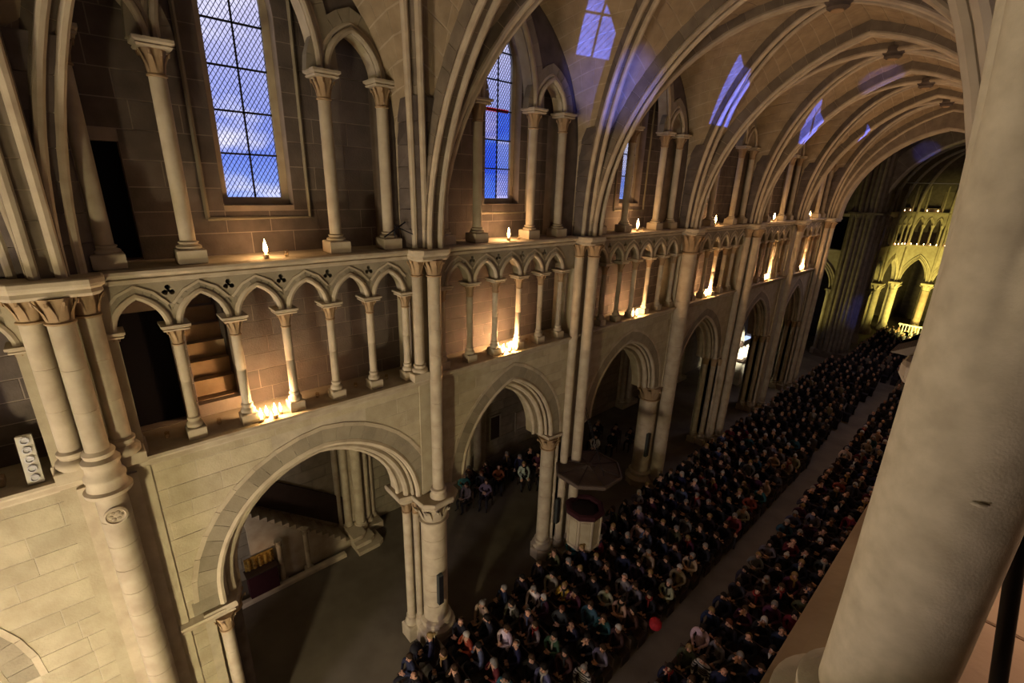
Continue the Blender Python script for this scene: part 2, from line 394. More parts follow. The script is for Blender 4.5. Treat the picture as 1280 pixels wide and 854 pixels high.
floor = struct(MB().box(-7.2, 13, -10, 80, -0.3, 0.0).build('floor', 'floor'))
struct(MB().box(-1.6, 13.4, -10.4, -10.0, 0, 21).build('wall_west', 'block'))
ww = MB(); ww.box(-7.6, -1.6, -10.4, -10.0, 0, 9.3); struct(ww.build('wall_west', 'block'))
struct(MB().box(-9.0, 13.5, -10.4, 85, 20.6, 20.9).build('roof', 'dark'))

for bi in range(7):
    ya, yb = PIER[bi], PIER[bi + 1]; yc, hf, rs = ARC[bi]; nm = BAYNAME[bi]; near = bi in (1, 2) or bi == 0
    if bi == 0: ya = -10.0
    # ---- arcade wall with its arched opening
    wall = sroot('wall_north', (NX, (ya + yb) / 2, 0), 'pale ashlar wall over the arcade arch of the ' + nm)
    inner = off(yc, hf, ZA, rs, -0.30, n=12, z0=0.0)
    yl = (ya + .45) if bi not in (1, 2, 4) else (ARC[1][0] - ARC[1][1] + .30 if bi == 1 else None); yr = (ARC[0][0] + ARC[0][1] - .30 if bi == 0 else yb - .45) if bi not in (1, 3) else None
    outer = ([(ya, 0.0), (yl, 0.0), (yl, ZA - .1)] if yl is not None else [(ya, ZA - .1)]) + [(inner[1][0], ZA - .1)] + inner[1:-1] + [(inner[-2][0], ZA - .1)] + ([(yr, ZA - .1), (yr, 0.0), (yb, 0.0)] if yr is not None else [(yb, ZA - .1)]) + [(yb, ZL - 0.12), (ya, ZL - 0.12)]
    openp = [lambda z: ((yl if yl is not None else ya - 1), (yr if yr is not None else yb + 1)) if z < ZA - .1 else None]
    MB().plate(outer, [], -1.25, NX - 0.006).build('wall_core', 'mortar', wall)
    blk = arch_block(yc, hf - 0.12, ZA, rs)
    ashlar(wall, ya if bi else -4.2, yb, 0.0, ZL - 0.12, 0.43 if bi < 2 else 0.34, 0.6, 1.35, 'block' if bi < 2 else ('grey' if False else 'block'), NX - 0.03, NX, [blk] + openp, far=bi > 3, seed=bi + 3)
    # ---- arcade arch: hood, voussoirs, rolls, inner orders
    ar = thing('arcade_arch', 'moulded pointed arcade arch at the foot of the ' + nm, 'arch', (NX, yc, ZA))
    n = 9 if bi < 3 else 7
    voussoirs(ar, yc, hf, ZA, rs, -0.10, 0.0, NX - 0.1, NX + 0.014, n, 'lime', 'hood_stone', joined=bi > 2)
    voussoirs(ar, yc, hf, ZA, rs, -0.50, -0.10, NX - 0.35, NX + 0.004, n + 4, 'grey', 'voussoir', joined=bi > 2)
    ext = lambda q: ([(q[0][0], 5.18)] + q) if bi == 1 else q          # the near arch starts lower on its left jamb
    pth = lambda d, x, nn=14: [(x, *p) for p in ext(off(yc, hf, ZA, rs, d, n=nn))]
    MB().tube(pth(-0.52, NX - 0.05), 0.085, 8).build('arch_roll', 'lime', ar, True)
    MB().tube(pth(-0.62, NX - 0.20), 0.055, 6).build('arch_roll', 'lime', ar, True)
    b = MB().band(ext(off(yc, hf, ZA, rs, -0.72, n=14)), ext(off(yc, hf, ZA, rs, -0.44, n=14)), -1.2, NX - 0.28); b.build('inner_order', 'lime', ar)
    MB().tube(pth(-0.76, NX - 0.33), 0.10, 8).build('arch_roll', 'lime', ar, True)
    b = MB().band(ext(off(yc, hf, ZA, rs, -0.92, n=14)), ext(off(yc, hf, ZA, rs, -0.70, n=14)), -1.1, NX - 0.50); b.build('soffit_order', 'lime', ar)
    MB().tube(pth(-0.92, NX - 0.55), 0.07, 8).build('arch_roll', 'lime', ar, True)
    # ---- triforium ledge, passage, back wall
    led = MB(); string(led, ya, yb, [(-1.35, ZL - 0.28), (NX, ZL - 0.28), (NX + .05, ZL - 0.22), (NX + .06, ZL - 0.14), (0.0, ZL - 0.10), (0.03, ZL - 0.05), (0.02, ZL), (-1.35, ZL)])
    struct(led.build('trim_1', 'lime'), 'moulded triforium ledge of the ' + nm)
    tw = sroot('wall_north', (-1.1, (ya + yb) / 2, ZL), 'brown ashlar back wall of the triforium passage, ' + nm)
    doors = []
    if bi == 1: doors = [(0.10, 0.98, ZL, 11.85), (1.22, 2.02, ZL + .28, 12.3)]
    holes = [[(a, z0 if z0 > ZL else ZL + .02), (b_, z0 if z0 > ZL else ZL + .02), (b_, z1), (a, z1)] for a, b_, z0, z1 in doors]
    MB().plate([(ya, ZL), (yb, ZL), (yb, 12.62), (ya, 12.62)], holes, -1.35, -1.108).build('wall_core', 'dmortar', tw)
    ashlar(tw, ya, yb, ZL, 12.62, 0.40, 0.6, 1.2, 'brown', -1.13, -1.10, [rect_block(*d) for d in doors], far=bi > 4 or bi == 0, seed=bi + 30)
    if bi == 1:
        struct(MB().box(-2.6, -1.35, 0.0, 1.05, ZL, 11.95).build('door_1', 'black'), 'unlit doorway behind the first triforium arch')  # black box paints the darkness inside the doorway
        st = thing('wall_stair', 'narrow stone stair climbing inside the wall behind the second triforium arch', 'stairs', (-1.35, 1.6, ZL))
        for k in range(8):
            MB().box(-1.33 - 0.24 * (k + 1), -1.30 - 0.24 * k, 1.20, 2.04, ZL + 0.02, ZL + 0.30 + 0.36 * (k)).build('step', 'capital', st)
        MB().box(-3.4, -1.35, 2.04, 2.12, ZL, 12.6).build('stair_wall', 'brown', st); MB().box(-3.4, -1.35, 1.08, 1.20, ZL, 12.6).build('stair_wall', 'brown', st)
    # ---- slab between triforium and clerestory, string course in front
    slab = MB(); string(slab, ya, yb, [(-1.3, 12.60), (-0.45, 12.60), (-0.45, 12.55), (NX - .02, 12.55), (NX + .04, 12.58), (NX + .05, 12.64), (NX + .02, 12.66), (0.02, 12.72), (0.05, 12.75), (0.05, 12.80), (-0.02, ZS + .03), (-1.3, ZS + .03)])
    struct(slab.build('trim_2', 'lime'), 'moulded string course under the clerestory of the ' + nm)
    # ---- triforium arcade
    y0, sp, na = TRI[bi]
    y1 = y0 + sp * na; ta = thing('triforium_arcade', 'small pointed triforium arches with trefoil holes, ' + nm, 'arcade', (NX, (y0 + y1) / 2, 11.75))
    ah = sp / 2 - 0.105; ar_ = 0.56; out = [(ya + .05, 11.75)] if bi else [(y0 - .3, 11.75)]
    holes = []
    for k in range(na):
        c = y0 + sp * (k + .5); out += arch(c, ah, 11.75, ar_, 6)
    out += [(yb - .05, 11.75), (yb - .05, 12.58), (out[0][0], 12.58)]
    if bi < 4:
        for k in range(1, na):
            c = y0 + sp * k; tre = []
            for q in range(24):
                th = 2 * PI * q / 24; best = 0.02
                for a in (PI / 2, PI / 2 + 2 * PI / 3, PI / 2 + 4 * PI / 3):
                    dd = math.cos(th - a) * .058; disc = dd * dd - .058 ** 2 + .048 ** 2
                    if disc > 0: best = max(best, dd + math.sqrt(disc))
                tre.append((c + best * math.cos(th), 12.39 + best * math.sin(th)))
            holes.append(tre)
    MB().plate(out, holes, NX - .30, NX - .01).build('spandrel', 'grey', ta)
    if bi < 4:
        for k in range(1, na):
            MB().box(NX - .32, NX - .27, y0 + sp * k - .14, y0 + sp * k + .14, 12.22, 12.5).build('trefoil_backing', 'black', ta)  # near-black plate paints the shade of the hollow behind each trefoil
    for k in range(na):
        c = y0 + sp * (k + .5)
        voussoirs(ta, c, ah, 11.77, ar_, 0.06, 0.145, NX - .1, NX + 0.008, 5 if bi in (1, 2) else 4, 'grey', 'voussoir', joined=bi not in (1, 2), gap=0.008, clip=sp / 2 - .012)
        voussoirs(ta, c, ah, 11.77, ar_, 0.15, 0.195, NX - .1, NX + 0.014, 1, 'lime', 'hood_stone', joined=True, gap=0.0, clip=sp / 2 - .012)
        MB().tube([(NX + .0, *p) for p in off(c, ah, 11.75, ar_, 0.028, n=7)], 0.058, 8).build('arch_roll', 'lime', ta, True)
    # ---- clerestory back wall with a lancet window
    cw = sroot('wall_north', (-0.95, (ya + yb) / 2, ZS), 'brown ashlar clerestory wall around the lancet window, ' + nm)
    wc = WIN[bi]; op = [(wc - .66, 13.80)] + arch(wc, .66, 17.3, 1.25, 6) + [(wc + .66, 13.80)]
    dr = [(0.28, 0.82, ZS + .03, 14.86)] if bi == 1 else []
    hl = [op] + [[(a, z0 + .02), (b_, z0 + .02), (b_, z1), (a, z1)] for a, b_, z0, z1 in dr]
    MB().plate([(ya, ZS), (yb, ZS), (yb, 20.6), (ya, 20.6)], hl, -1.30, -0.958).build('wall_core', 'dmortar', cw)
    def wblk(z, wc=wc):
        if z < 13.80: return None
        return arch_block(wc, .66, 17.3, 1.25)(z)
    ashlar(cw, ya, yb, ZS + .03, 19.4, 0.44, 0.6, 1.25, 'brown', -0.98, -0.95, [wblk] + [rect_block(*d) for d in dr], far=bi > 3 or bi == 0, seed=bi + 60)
    if bi == 1: struct(MB().box(-2.2, -1.30, 0.2, 0.9, ZS, 14.95).build('door_2', 'black'), 'unlit low doorway at the left end of the clerestory passage')  # solid black box in place of the doorway's shaded depth
    # frame moulding round the recess
    if bi < 4:
        fr = MB().tube([(-0.94, wc - .98, 13.55), (-0.94, wc - .98, 17.6), (-0.94, wc - .5, 18.6), (-0.94, wc, 19.1), (-0.94, wc + .5, 18.6), (-0.94, wc + .98, 17.6), (-0.94, wc + .98, 13.55), (-0.94, wc - .98, 13.55)], 0.045, 6)
        fr.build('recess_moulding', 'grey', cw, True)
    # ---- window: frame, panes, lead lattice, bars
    wn = sroot('window_%d' % (bi + 1), (-1.25, wc, 13.9), 'tall leaded lancet window of the ' + nm)
    h_ = .52 if bi < 3 else .46
    gl_o = [(wc - h_, 13.95)] + arch(wc, h_, 17.45, 1.0, 6) + [(wc + h_, 13.95)]
    big = [(wc - .68, 13.78)] + arch(wc, .68, 17.3, 1.25, 6) + [(wc + .68, 13.78)]
    MB().plate(big, [gl_o], -1.30, -1.22).build('window_frame', 'lime', wn)
    zs_ = [13.95, 14.78, 15.56, 16.34, 17.1, 17.8, 18.45]
    for r_ in range(6):
        for s_ in (-1, 1):
            za, zb_ = zs_[r_], zs_[r_ + 1]; nn = 4; L_ = []
            for q in range(nn + 1):
                z = za + (zb_ - za) * q / nn; iv = arch_block(wc, h_, 17.45, 1.0)(z) or (wc, wc); L_.append((iv[1] if s_ > 0 else iv[0], z))
            poly = [(wc, za)] + L_ + [(wc, zb_)]
            gm = 'glass'
            if bi == 2: gm = {3: 'redglass' if False else 'glass', 0: 'blueglass', 1: 'blueglass', 2: 'cloudglass'}.get(r_, 'glass') if s_ < 0 else {1: 'glass', 2: 'blueglass', 0: 'cloudglass'}.get(r_, 'glass')
            rings = [[(-1.262, p[0], p[1]) for p in poly], [(-1.256, p[0], p[1]) for p in poly]]
            MB().loft(rings).build('pane', gm, wn)
    if bi == 2:
        MB().box(-1.255, -1.248, wc - .5, wc + .42, 16.30, 16.39).build('red_pane', 'redglass', wn)
    br = MB()
    for z in zs_[1:-1]:
        iv = arch_block(wc, h_, 17.45, 1.0)(z); br.box(-1.25, -1.222, iv[0], iv[1], z - .018, z + .018)
    br.box(-1.25, -1.222, wc - .016, wc + .016, 13.95, 18.4); br.build('glazing_bar', 'lead', wn)
    if bi < 4:
        lt = MB(); fnb = arch_block(wc, h_, 17.45, 1.0)
        for sg in (1, -1):
            k = -40
            for k in range(-40, 70):
                # line z = zz + sg*1.55*(y-wc)
                zz = 13.95 + k * 0.135; pts = []
                N = 24
                for q in range(N + 1):
                    y = wc - h_ + 2 * h_ * q / N; z = zz + sg * 1.55 * (y - wc)
                    iv = fnb(z)
                    if z >= 13.95 and iv and iv[0] <= y <= iv[1]: pts.append((y, z))
                if len(pts) > 1:
                    (a, b_), (c_, d_) = pts[0], pts[-1]; w = .007 if sg > 0 else .0035
                    lt.add([(-1.25, a - w, b_), (-1.25, a + w, b_), (-1.25, c_ + w, d_), (-1.25, c_ - w, d_), (-1.24, a - w, b_), (-1.24, a + w, b_), (-1.24, c_ + w, d_), (-1.24, c_ - w, d_)],
                           [(0, 1, 2, 3), (4, 5, 6, 7), (0, 1, 5, 4), (1, 2, 6, 5), (2, 3, 7, 6), (3, 0, 4, 7)])
        o = lt.build('lead_lattice', 'lead', wn); o['kind'] = 'stuff'
    # ---- clerestory arcade: tall centre arch between two low side arches, open in front of the passage
    cc = CLE[bi]; ca = thing('clerestory_arcade', 'tall arch between low side arches, clerestory of the ' + nm, 'arcade', (-0.3, (cc[1] + cc[2]) / 2, 16.35))
    def clear(mid_, half_, rise_, tag_):
        for d_, x_, r_ in ((0.035, -.20, .062), (0.15, -.27, .05)):
            MB().tube([(x_, *p) for p in off(mid_, half_, 16.35 if tag_ == 'side' else 16.35, rise_, d_, n=9)], r_, 8).build('arch_roll', 'lime', ca, True)
        voussoirs(ca, mid_, half_, 16.35, rise_, 0.19, 0.42, -.45, -.235, 6, 'grey', 'voussoir', joined=bi not in (1, 2))
        MB().band(off(mid_, half_, 16.35, rise_, -0.012, n=9), off(mid_, half_, 16.35, rise_, 0.185, n=9), -.62, -.27).build('soffit', 'lime', ca)
    mh = (cc[2] - cc[1]) / 2 - .10; mc = (cc[1] + cc[2]) / 2
    s1 = (cc[1] - cc[0]) / 2 - .10; m1 = (cc[1] + cc[0]) / 2; s2 = (cc[3] - cc[2]) / 2 - .10; m2 = (cc[3] + cc[2]) / 2
    mrise = 2.35 if bi != 1 else 2.5
    ex = 0.25
    clear(mc, mh, mrise, 'mid'); clear(m1, s1, .78, 'side'); clear(m2, s2, .78, 'side')
    A0_, B0_ = PIER[bi] + .06, PIER[bi + 1] - .06
    outl = [(A0_, 16.35)] + arch(m1, s1, 16.35, .78, 7) + arch(mc, mh, 16.35, mrise, 9) + arch(m2, s2, 16.35, .78, 7) + [(B0_, 16.35), (B0_, 19.9), (A0_, 19.9)]
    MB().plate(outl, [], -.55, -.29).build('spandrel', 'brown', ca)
    # wall respond strips at the bay ends, behind the rib bundles
    for (a, b_) in ((A0_, cc[0] - .02), (cc[3] + .02, B0_)):
        MB().box(-.95, -.30, a, b_, ZS + .03, 16.36).build('respond', 'brown', ca)
# ---- colonnettes (built once, then copied)
tri0 = None; cle0 = None
for bi in range(7):
    y0, sp, na = TRI[bi]
    for k in range(na + 1):
        lab = '%s slender triforium colonnette from the left, %s' % (ORD[k], BAYNAME[bi])
        loc = (-0.27, y0 + sp * k, ZL)
        if tri0 is None: tri0 = colonnette('triforium_colonnette', lab, *loc[:2], ZL, 11.77, 0.088, cap=.32, base=.22, plinth=.24, ab=.11, group='triforium colonnettes', abw=2.6)
        else: dup(tri0, loc, lab)
for bi in range(7):
    for k, y in enumerate(CLE[bi]):
        if bi == 0 and k == 0: continue
        lab = '%s tall clerestory colonnette from the left, %s' % (ORD[k], BAYNAME[bi])
        if cle0 is None: cle0 = colonnette('clerestory_colonnette', lab, -0.30, y, ZS + .03, 16.37, 0.125, cap=.40, base=.14, plinth=.26, ab=.13, group='clerestory colonnettes', drums=1, abw=2.2)
        else: dup(cle0, (-0.30, y, ZS + .03), lab)

# ================================================================== PIERS
def shaft(t, x, y, r, z0, z1, n=18, drums=10, cap=0.5, mt='lime', base=None, name='shaft'):
    MB().lathe(shaft_prof(r, z0, z1 - cap, drums), x, y, n).build(name, mt, t, True)
    if cap:
        b = MB(); capital_mb(b, x, y, z1 - cap, z1, r, r * 1.5, n); b.build('capital', 'capital', t, True)
    if base:
        MB().lathe(base_prof(r, base, z0), x, y, n).build('base', mt, t, True)
def abacus(t, x0, x1, y0, y1, z0, z1, cut=0.18):
    def ring(e, z): return [(x0, y0 - e, z), (x1 - cut, y0 - e, z), (x1 + e, y0 + cut, z), (x1 + e, y1 - cut, z), (x1 - cut, y1 + e, z), (x0, y1 + e, z)]
    h = z1 - z0
    MB().loft([ring(-.09, z0), ring(-.03, z0 + h * .2), ring(-.05, z0 + h * .4), ring(0, z0 + h * .55), ring(0.015, z0 + h * .7), ring(.01, z1 - .02), ring(-.02, z1)]).build('abacus', 'lime', t)
def respond(t, y, s, x=-0.42, r=0.14, z1=ZA, deep=True, n=14):
    shaft(t, -.16, y - s * .16, .085, 0.75, z1 - .16, 10, 6, .4, base=.42)
    # the engaged columns that carry the arcade arch: one in front, one deeper, on a stepped core
    shaft(t, x, y, r, 0.75, z1 - .16, n, 6, .45, base=.42); MB().cbox((x, y, .21), (.56, .56, .42), .03).build('plinth', 'lime', t)
    if deep:
        shaft(t, x - .42, y + s * .12, r * 1.1, 0.75, z1 - .16, n, 6, .45, base=.42); MB().cbox((x - .42, y + s * .12, .21), (.5, .5, .42), .03).build('plinth', 'lime', t)
    MB().loft([[(x - .75, y - .3 - e, z), (x + .26 + e, y - .3 - e, z), (x + .26 + e, y + .3 + e, z), (x - .75, y + .3 + e, z)] for e, z in ((-.1, z1 - .16), (-.03, z1 - .12), (-.05, z1 - .09), (.0, z1 - .06), (.0, z1))]).build('impost', 'lime', t)

# pier 1: triple shafts at triforium level over one great round shaft
P = thing('nave_pier', 'pier with three clustered shafts over a single great shaft bearing a round carved boss', 'pier', (0, PIER[1], 0))
yp = PIER[1]
MB().box(-1.2, NX + .03, yp - .62, yp + .62, 0, 12.5).build('core', 'block', P)
MB().box(NX - .02, NX + .10, yp - .42, yp + .42, 0, ZL - .28).build('pilaster', 'lime', P)
shaft(P, .02, yp - .33, .155, 9.95, 12.56, 18, 3, .42, base=9.62); shaft(P, .02, yp + .33, .155, 9.95, 12.56, 18, 3, .42, base=9.62)
shaft(P, .30, yp, .165, 9.95, 12.56, 18, 3, .42)
MB().cbox((-.05, yp - .36, 9.51), (.5, .5, .24), .02).build('plinth', 'lime', P); MB().cbox((-.05, yp + .36, 9.51), (.5, .5, .24), .02).build('plinth', 'lime', P)
MB().lathe([(.22, 9.05), (.33, 9.10), (.34, 9.17), (.29, 9.21), (.27, 9.34), (.29, 9.38), (.29, 9.44), (.25, 9.50), (.24, 9.62), (.27, 9.68), (.27, 9.74), (.21, 9.80), (.23, 9.88), (.18, 9.95)], .26, yp, 24).build('base', 'lime', P, True)
MB().lathe(shaft_prof(.225, 0.6, 9.06, 16), .22, yp, 24).build('great_shaft', 'lime', P, True)
MB().lathe(base_prof(.225, .2, .6), .22, yp, 24).build('base', 'lime', P, True)
dz = 8.68; rings = []
for r, d in ((.17, .0), (.17, .03), (.14, .045), (.125, .02), (.0001, .022)):
    rings.append([(.445 + d, yp + r * math.cos(2 * PI * j / 20), dz + r * math.sin(2 * PI * j / 20)) for j in range(20)])
boss = MB().loft(rings).build('round_boss', 'lime', P, True); petals = MB()
for j in range(6):
    a = 2 * PI * j / 6; c = [(.462, yp + .07 * math.cos(a), dz + .07 * math.sin(a))]
    petals.loft([[(.455 + x_, c[0][1] + q * math.cos(2 * PI * i / 8), c[0][2] + q * math.sin(2 * PI * i / 8)) for i in range(8)] for q, x_ in ((.038, 0), (.034, .02), (.012, .03))])
petals.build('carved_petals', 'lime', boss, True)
abacus(P, -.3, .52, yp - .62, yp + .62, 12.55, ZS + .03)

# pier 2: round arcade column, thin shafts above
P = thing('nave_pier', 'round column with leafy capital, flat grey loudspeaker and one slim shaft rising above it', 'pier', (0, PIER[2], 0)); yp = PIER[2]
MB().box(-1.2, NX + .03, yp - .34, yp + .40, ZA - .1, 12.5).build('core', 'block', P)
cx = -.12
MB().lathe([(.66, 0), (.66, .34), (.62, .38), (.62, .46), (.64, .5), (.60, .56), (.50, .62), (.47, .68), (.51, .74), (.50, .80), (.42, .86)], cx, yp, 8, a0=PI / 8).build('plinth', 'lime', P)
MB().lathe([(.60, .5), (.62, .56), (.60, .64), (.48, .70), (.46, .76), (.52, .82), (.50, .90), (.40, .95)], cx, yp, 28).build('base', 'lime', P, True)
MB().lathe(shaft_prof(.395, .9, 4.75, 6), cx, yp, 28).build('column_drum', 'lime', P, True)
b = MB(); capital_mb(b, cx, yp, 4.75, 5.40, .395, .52, 28, 10); b.build('capital', 'lime', P, True)
for (x_, y_, r_) in ((-.62, yp - .62, .135), (-.40, yp - .44, .10)):
    MB().lathe(shaft_prof(r_, .95, 4.95, 5), x_, y_, 16).build('side_shaft', 'lime', P, True)
    MB().lathe(base_prof(r_, .55, .95), x_, y_, 16).build('base', 'lime', P, True)
    b = MB(); capital_mb(b, x_, y_, 4.95, 5.40, r_, r_ * 1.6, 16); b.build('capital', 'capital', P, True)
MB().cbox((-.6, yp - .62, .28), (.5, .5, .56), .04).build('plinth', 'lime', P)
for (x_, y_, r_) in ((-.75, yp + .5, .14), (-1.0, yp - .2, .2)):
    MB().lathe(shaft_prof(r_, 0, 5.40, 5), x_, y_, 12).build('side_shaft', 'lime', P, True)
def impost_ring(e, z): return [(-1.25, yp - .98 - e, z), (-.40, yp - .98 - e, z), (-.30 + e * .3, yp - .62 - e, z), (.28, yp - .60 - e, z), (.52 + e, yp - .34, z), (.52 + e, yp + .30, z), (.28, yp + .62 + e, z), (-1.25, yp + .72 + e, z)]
MB().loft([impost_ring(-.14, 5.38), impost_ring(-.1, 5.43), impost_ring(-.03, 5.48), impost_ring(-.05, 5.52), impost_ring(0, 5.56), impost_ring(0, 5.64), impost_ring(-.03, 5.67)]).build('abacus', 'lime', P)
MB().lathe([(.25, 5.66), (.25, 5.74), (.20, 5.80), (.20, 5.86), (.23, 5.90), (.22, 5.95), (.17, 5.98)], .18, yp, 20).build('base', 'lime', P, True)
shaft(P, .18, yp, .165, 5.97, 12.56, 20, 9, .42); shaft(P, -.02, yp - .36, .13, 9.85, 12.56, 18, 3, .42, base=9.62)
MB().cbox((-.05, yp - .40, 9.51), (.42, .46, .24), .02).build('plinth', 'lime', P)
MB().box(-.2, .05, yp + .14, yp + .30, 5.67, 12.5).build('chamfer_strip', 'capital', P)
abacus(P, -.3, .42, yp - .60, yp + .46, 12.55, ZS + .03)
SPK = thing('column_loudspeaker', 'flat grey column loudspeaker hung on the near round column', 'loudspeaker', (cx + .42, yp - .22, 2.1))
def speaker(t, x, y, z, h=1.15, w=.17, d=.13):
    cb = MB().cbox((x, y, z), (d, w, h), .02).build('cabinet', 'loud', t)
    MB().cbox((x + d / 2, y, z), (.012, w * .8, h * .94), .004).build('grille', 'iron', cb)
    MB().box(x - d / 2 - .06, x - d / 2, y - .03, y + .03, z - .1, z + .1).build('bracket', 'iron', t)
speaker(SPK, cx + .46, yp - .12, 2.35)

# pier 3: twin shafts, pulpit stands against it
P = thing('nave_pier', 'pier of twin shafts and clustered responds behind the pulpit', 'pier', (0, PIER[3], 0)); yp = PIER[3]
MB().box(-1.2, NX + .03, yp - .45, yp + .45, 0, 12.5).build('core', 'block', P)
shaft(P, .22, yp - .02, .19, .75, 12.56, 18, 14, .42, base=.35); shaft(P, -.02, yp - .46, .15, .75, 12.56, 18, 14, .42, base=.35)
MB().cbox((.1, yp - .2, .18), (.75, 1.0, .36), .04).build('plinth', 'lime', P)
shaft(P, -.40, yp - 1.0, .26, .8, ZA - .16, 20, 6, .5, base=.42); MB().lathe([(.5, 0), (.5, .36), (.44, .42)], -.40, yp - 1.0, 8, a0=PI / 8).build('plinth', 'lime', P)
shaft(P, -.22, yp - .70, .075, .8, ZA - .16, 12, 6, .4, base=.5)
MB().loft([[(-1.2, yp - 1.32 - e, z), (-.1 + e, yp - 1.32 - e, z), (-.02 + e, yp - .62, z), (-1.2, yp - .55, z)] for e, z in ((-.12, ZA - .18), (-.02, ZA - .12), (-.05, ZA - .08), (.0, ZA - .04), (.0, ZA + .02))]).build('impost', 'lime', P)
respond(P, yp + .72, 1); abacus(P, -.3, .46, yp - .66, yp + .42, 12.55, ZS + .03)
S2 = thing('column_loudspeaker', 'flat grey column loudspeaker hung on the pier beside the pulpit', 'loudspeaker', (.1, yp - .7, 2.1)); speaker(S2, .06, yp - .72, 2.2)

# pier 4: one thick shaft from floor to string, round arcade column beside it
P = thing('nave_pier', 'pier of one thick plain shaft from floor to clerestory with big ochre capital', 'pier', (0, PIER[4], 0)); yp = PIER[4]
MB().box(-1.2, NX + .03, yp - .3, yp + .5, ZA - .2, 12.5).build('core', 'block', P)
MB().lathe(shaft_prof(.31, .6, 11.75, 16), .10, yp, 24).build('shaft', 'lime', P, True); MB().lathe(base_prof(.31, 0, .6), .10, yp, 24).build('base', 'lime', P, True)
b = MB(); capital_mb(b, .10, yp, 11.75, 12.56, .31, .44, 24, 10); b.build('capital', 'capital', P, True)
shaft(P, -.65, yp - .35, .43, .8, ZA - .14, 24, 6, .75, base=.2); MB().lathe([(.66, 0), (.66, .2)], -.65, yp - .35, 8).build('plinth', 'lime', P)
MB().loft([[(-1.25, yp - .95 - e, z), (-.15 + e, yp - .95 - e, z), (-.15 + e, yp + .75, z), (-1.25, yp + .75, z)] for e, z in ((-.12, ZA - .14), (0, ZA - .06), (0, ZA + .02))]).build('impost', 'lime', P)
shaft(P, -.70, yp + .42, .30, .8, ZA - .14, 18, 6, .7, base=.2); shaft(P, -.25, yp + .38, .10, .8, ZA - .14, 12, 6, .4, base=.2)
abacus(P, -.3, .52, yp - .52, yp + .52, 12.55, ZS + .03)
S3 = thing('column_loudspeaker', 'dark column loudspeaker on the squat round column left of the thick shaft', 'loudspeaker', (-.3, yp - .6, 2.0)); speaker(S3, -.26, yp - .62, 2.4, 1.3, .22)

# piers 5, 6, 7
for i, (shafts, lab) in {5: ([(.26, 0.05, .21), (-.0, -.42, .16), (-.02, .46, .14)], 'fifth clustered pier with brown lit shafts right of the thick shaft'),
                         6: ([(.15, 0, .17)], 'sixth pier with one slim shaft before the farthest arcade arch'),
                         7: ([(.30, 0, .17), (.10, -.38, .15), (.10, .38, .15), (-.05, .75, .14), (-.3, 1.05, .14), (-.6, 1.3, .14)], 'tall crossing pier of many thin shafts at the end of the nave')}.items():
    yp = PIER[i]; P = thing('nave_pier', lab, 'pier', (0, yp, 0))
    MB().box(-1.2, NX + .05, yp - .45, yp + .45, 0, 12.5).build('core', 'block', P)
    for dx, dy, r in shafts: shaft(P, dx, yp + dy, r, .7, 12.56, 14, 14, .42, base=.3)
    MB().cbox((.0, yp, .15), (.95, 1.3, .3), .04).build('plinth', 'lime', P)
    respond(P, yp - .72, -1, n=10)
    if i < 7: respond(P, yp + .72, 1, n=10)
    else: MB().box(-1.4, -.1, yp + .3, yp + 1.2, 0, 19.0).build('core', 'block', P)
    abacus(P, -.3, .52, yp - .62, yp + .62 + (.7 if i == 7 else 0), 12.55, ZS + .03)
S4 = thing('column_loudspeaker', 'small loudspeaker low on the sixth pier', 'loudspeaker', (.1, PIER[6] + .8, 2.6)); speaker(S4, -.1, PIER[6] + .75, 3.2, .9, .25)

# left jamb of the near arcade arch: string moulding, capital and colonnette
P = thing('arch_jamb', 'colonnette and impost moulding carrying the left end of the nearest full arch', 'pier', (-.3, .8, 0))
yj = ARC[1][0] - ARC[1][1] + .46
MB().loft([[(NX - .1, .0, z), (x, .0, z), (x, yj + .05, z), (NX - .1, yj + .05, z)] for x, z in ((NX + .02, 4.96), (NX + .06, 5.00), (NX + .03, 5.05), (NX + .12, 5.12), (NX + .14, 5.20), (NX, 5.26))]).build('impost_moulding', 'lime', P)
MB().loft([[(-1.2, yj - .36 + e, z), (NX + .12 - e, yj - .36 + e, z), (NX + .12 - e, yj + .30 - e, z), (-.62, yj + .52 - e, z), (-1.2, yj + .52 - e, z)] for e, z in ((.1, 4.96), (.04, 5.00), (.06, 5.05), (.0, 5.12), (.0, 5.20), (.02, 5.26))]).build('abacus', 'lime', P)
shaft(P, -.14, yj + .02, .13, .7, 4.98, 18, 6, .42, base=.3)
shaft(P, -.62, yj + .26, .17, .7, 4.98, 14, 6, .42, base=.3, mt='brown')
MB().box(-1.2, -.30, yj - .3, yj + .16, 0, 4.98).build('core', 'block', P); MB().box(-1.2, NX - .002, .28, yj + .03, 5.22, 5.62).build('springing_stone', 'grey', P); MB().cbox((-.3, yj + .05, .15), (.7, .7, .3), .03).build('plinth', 'lime', P)

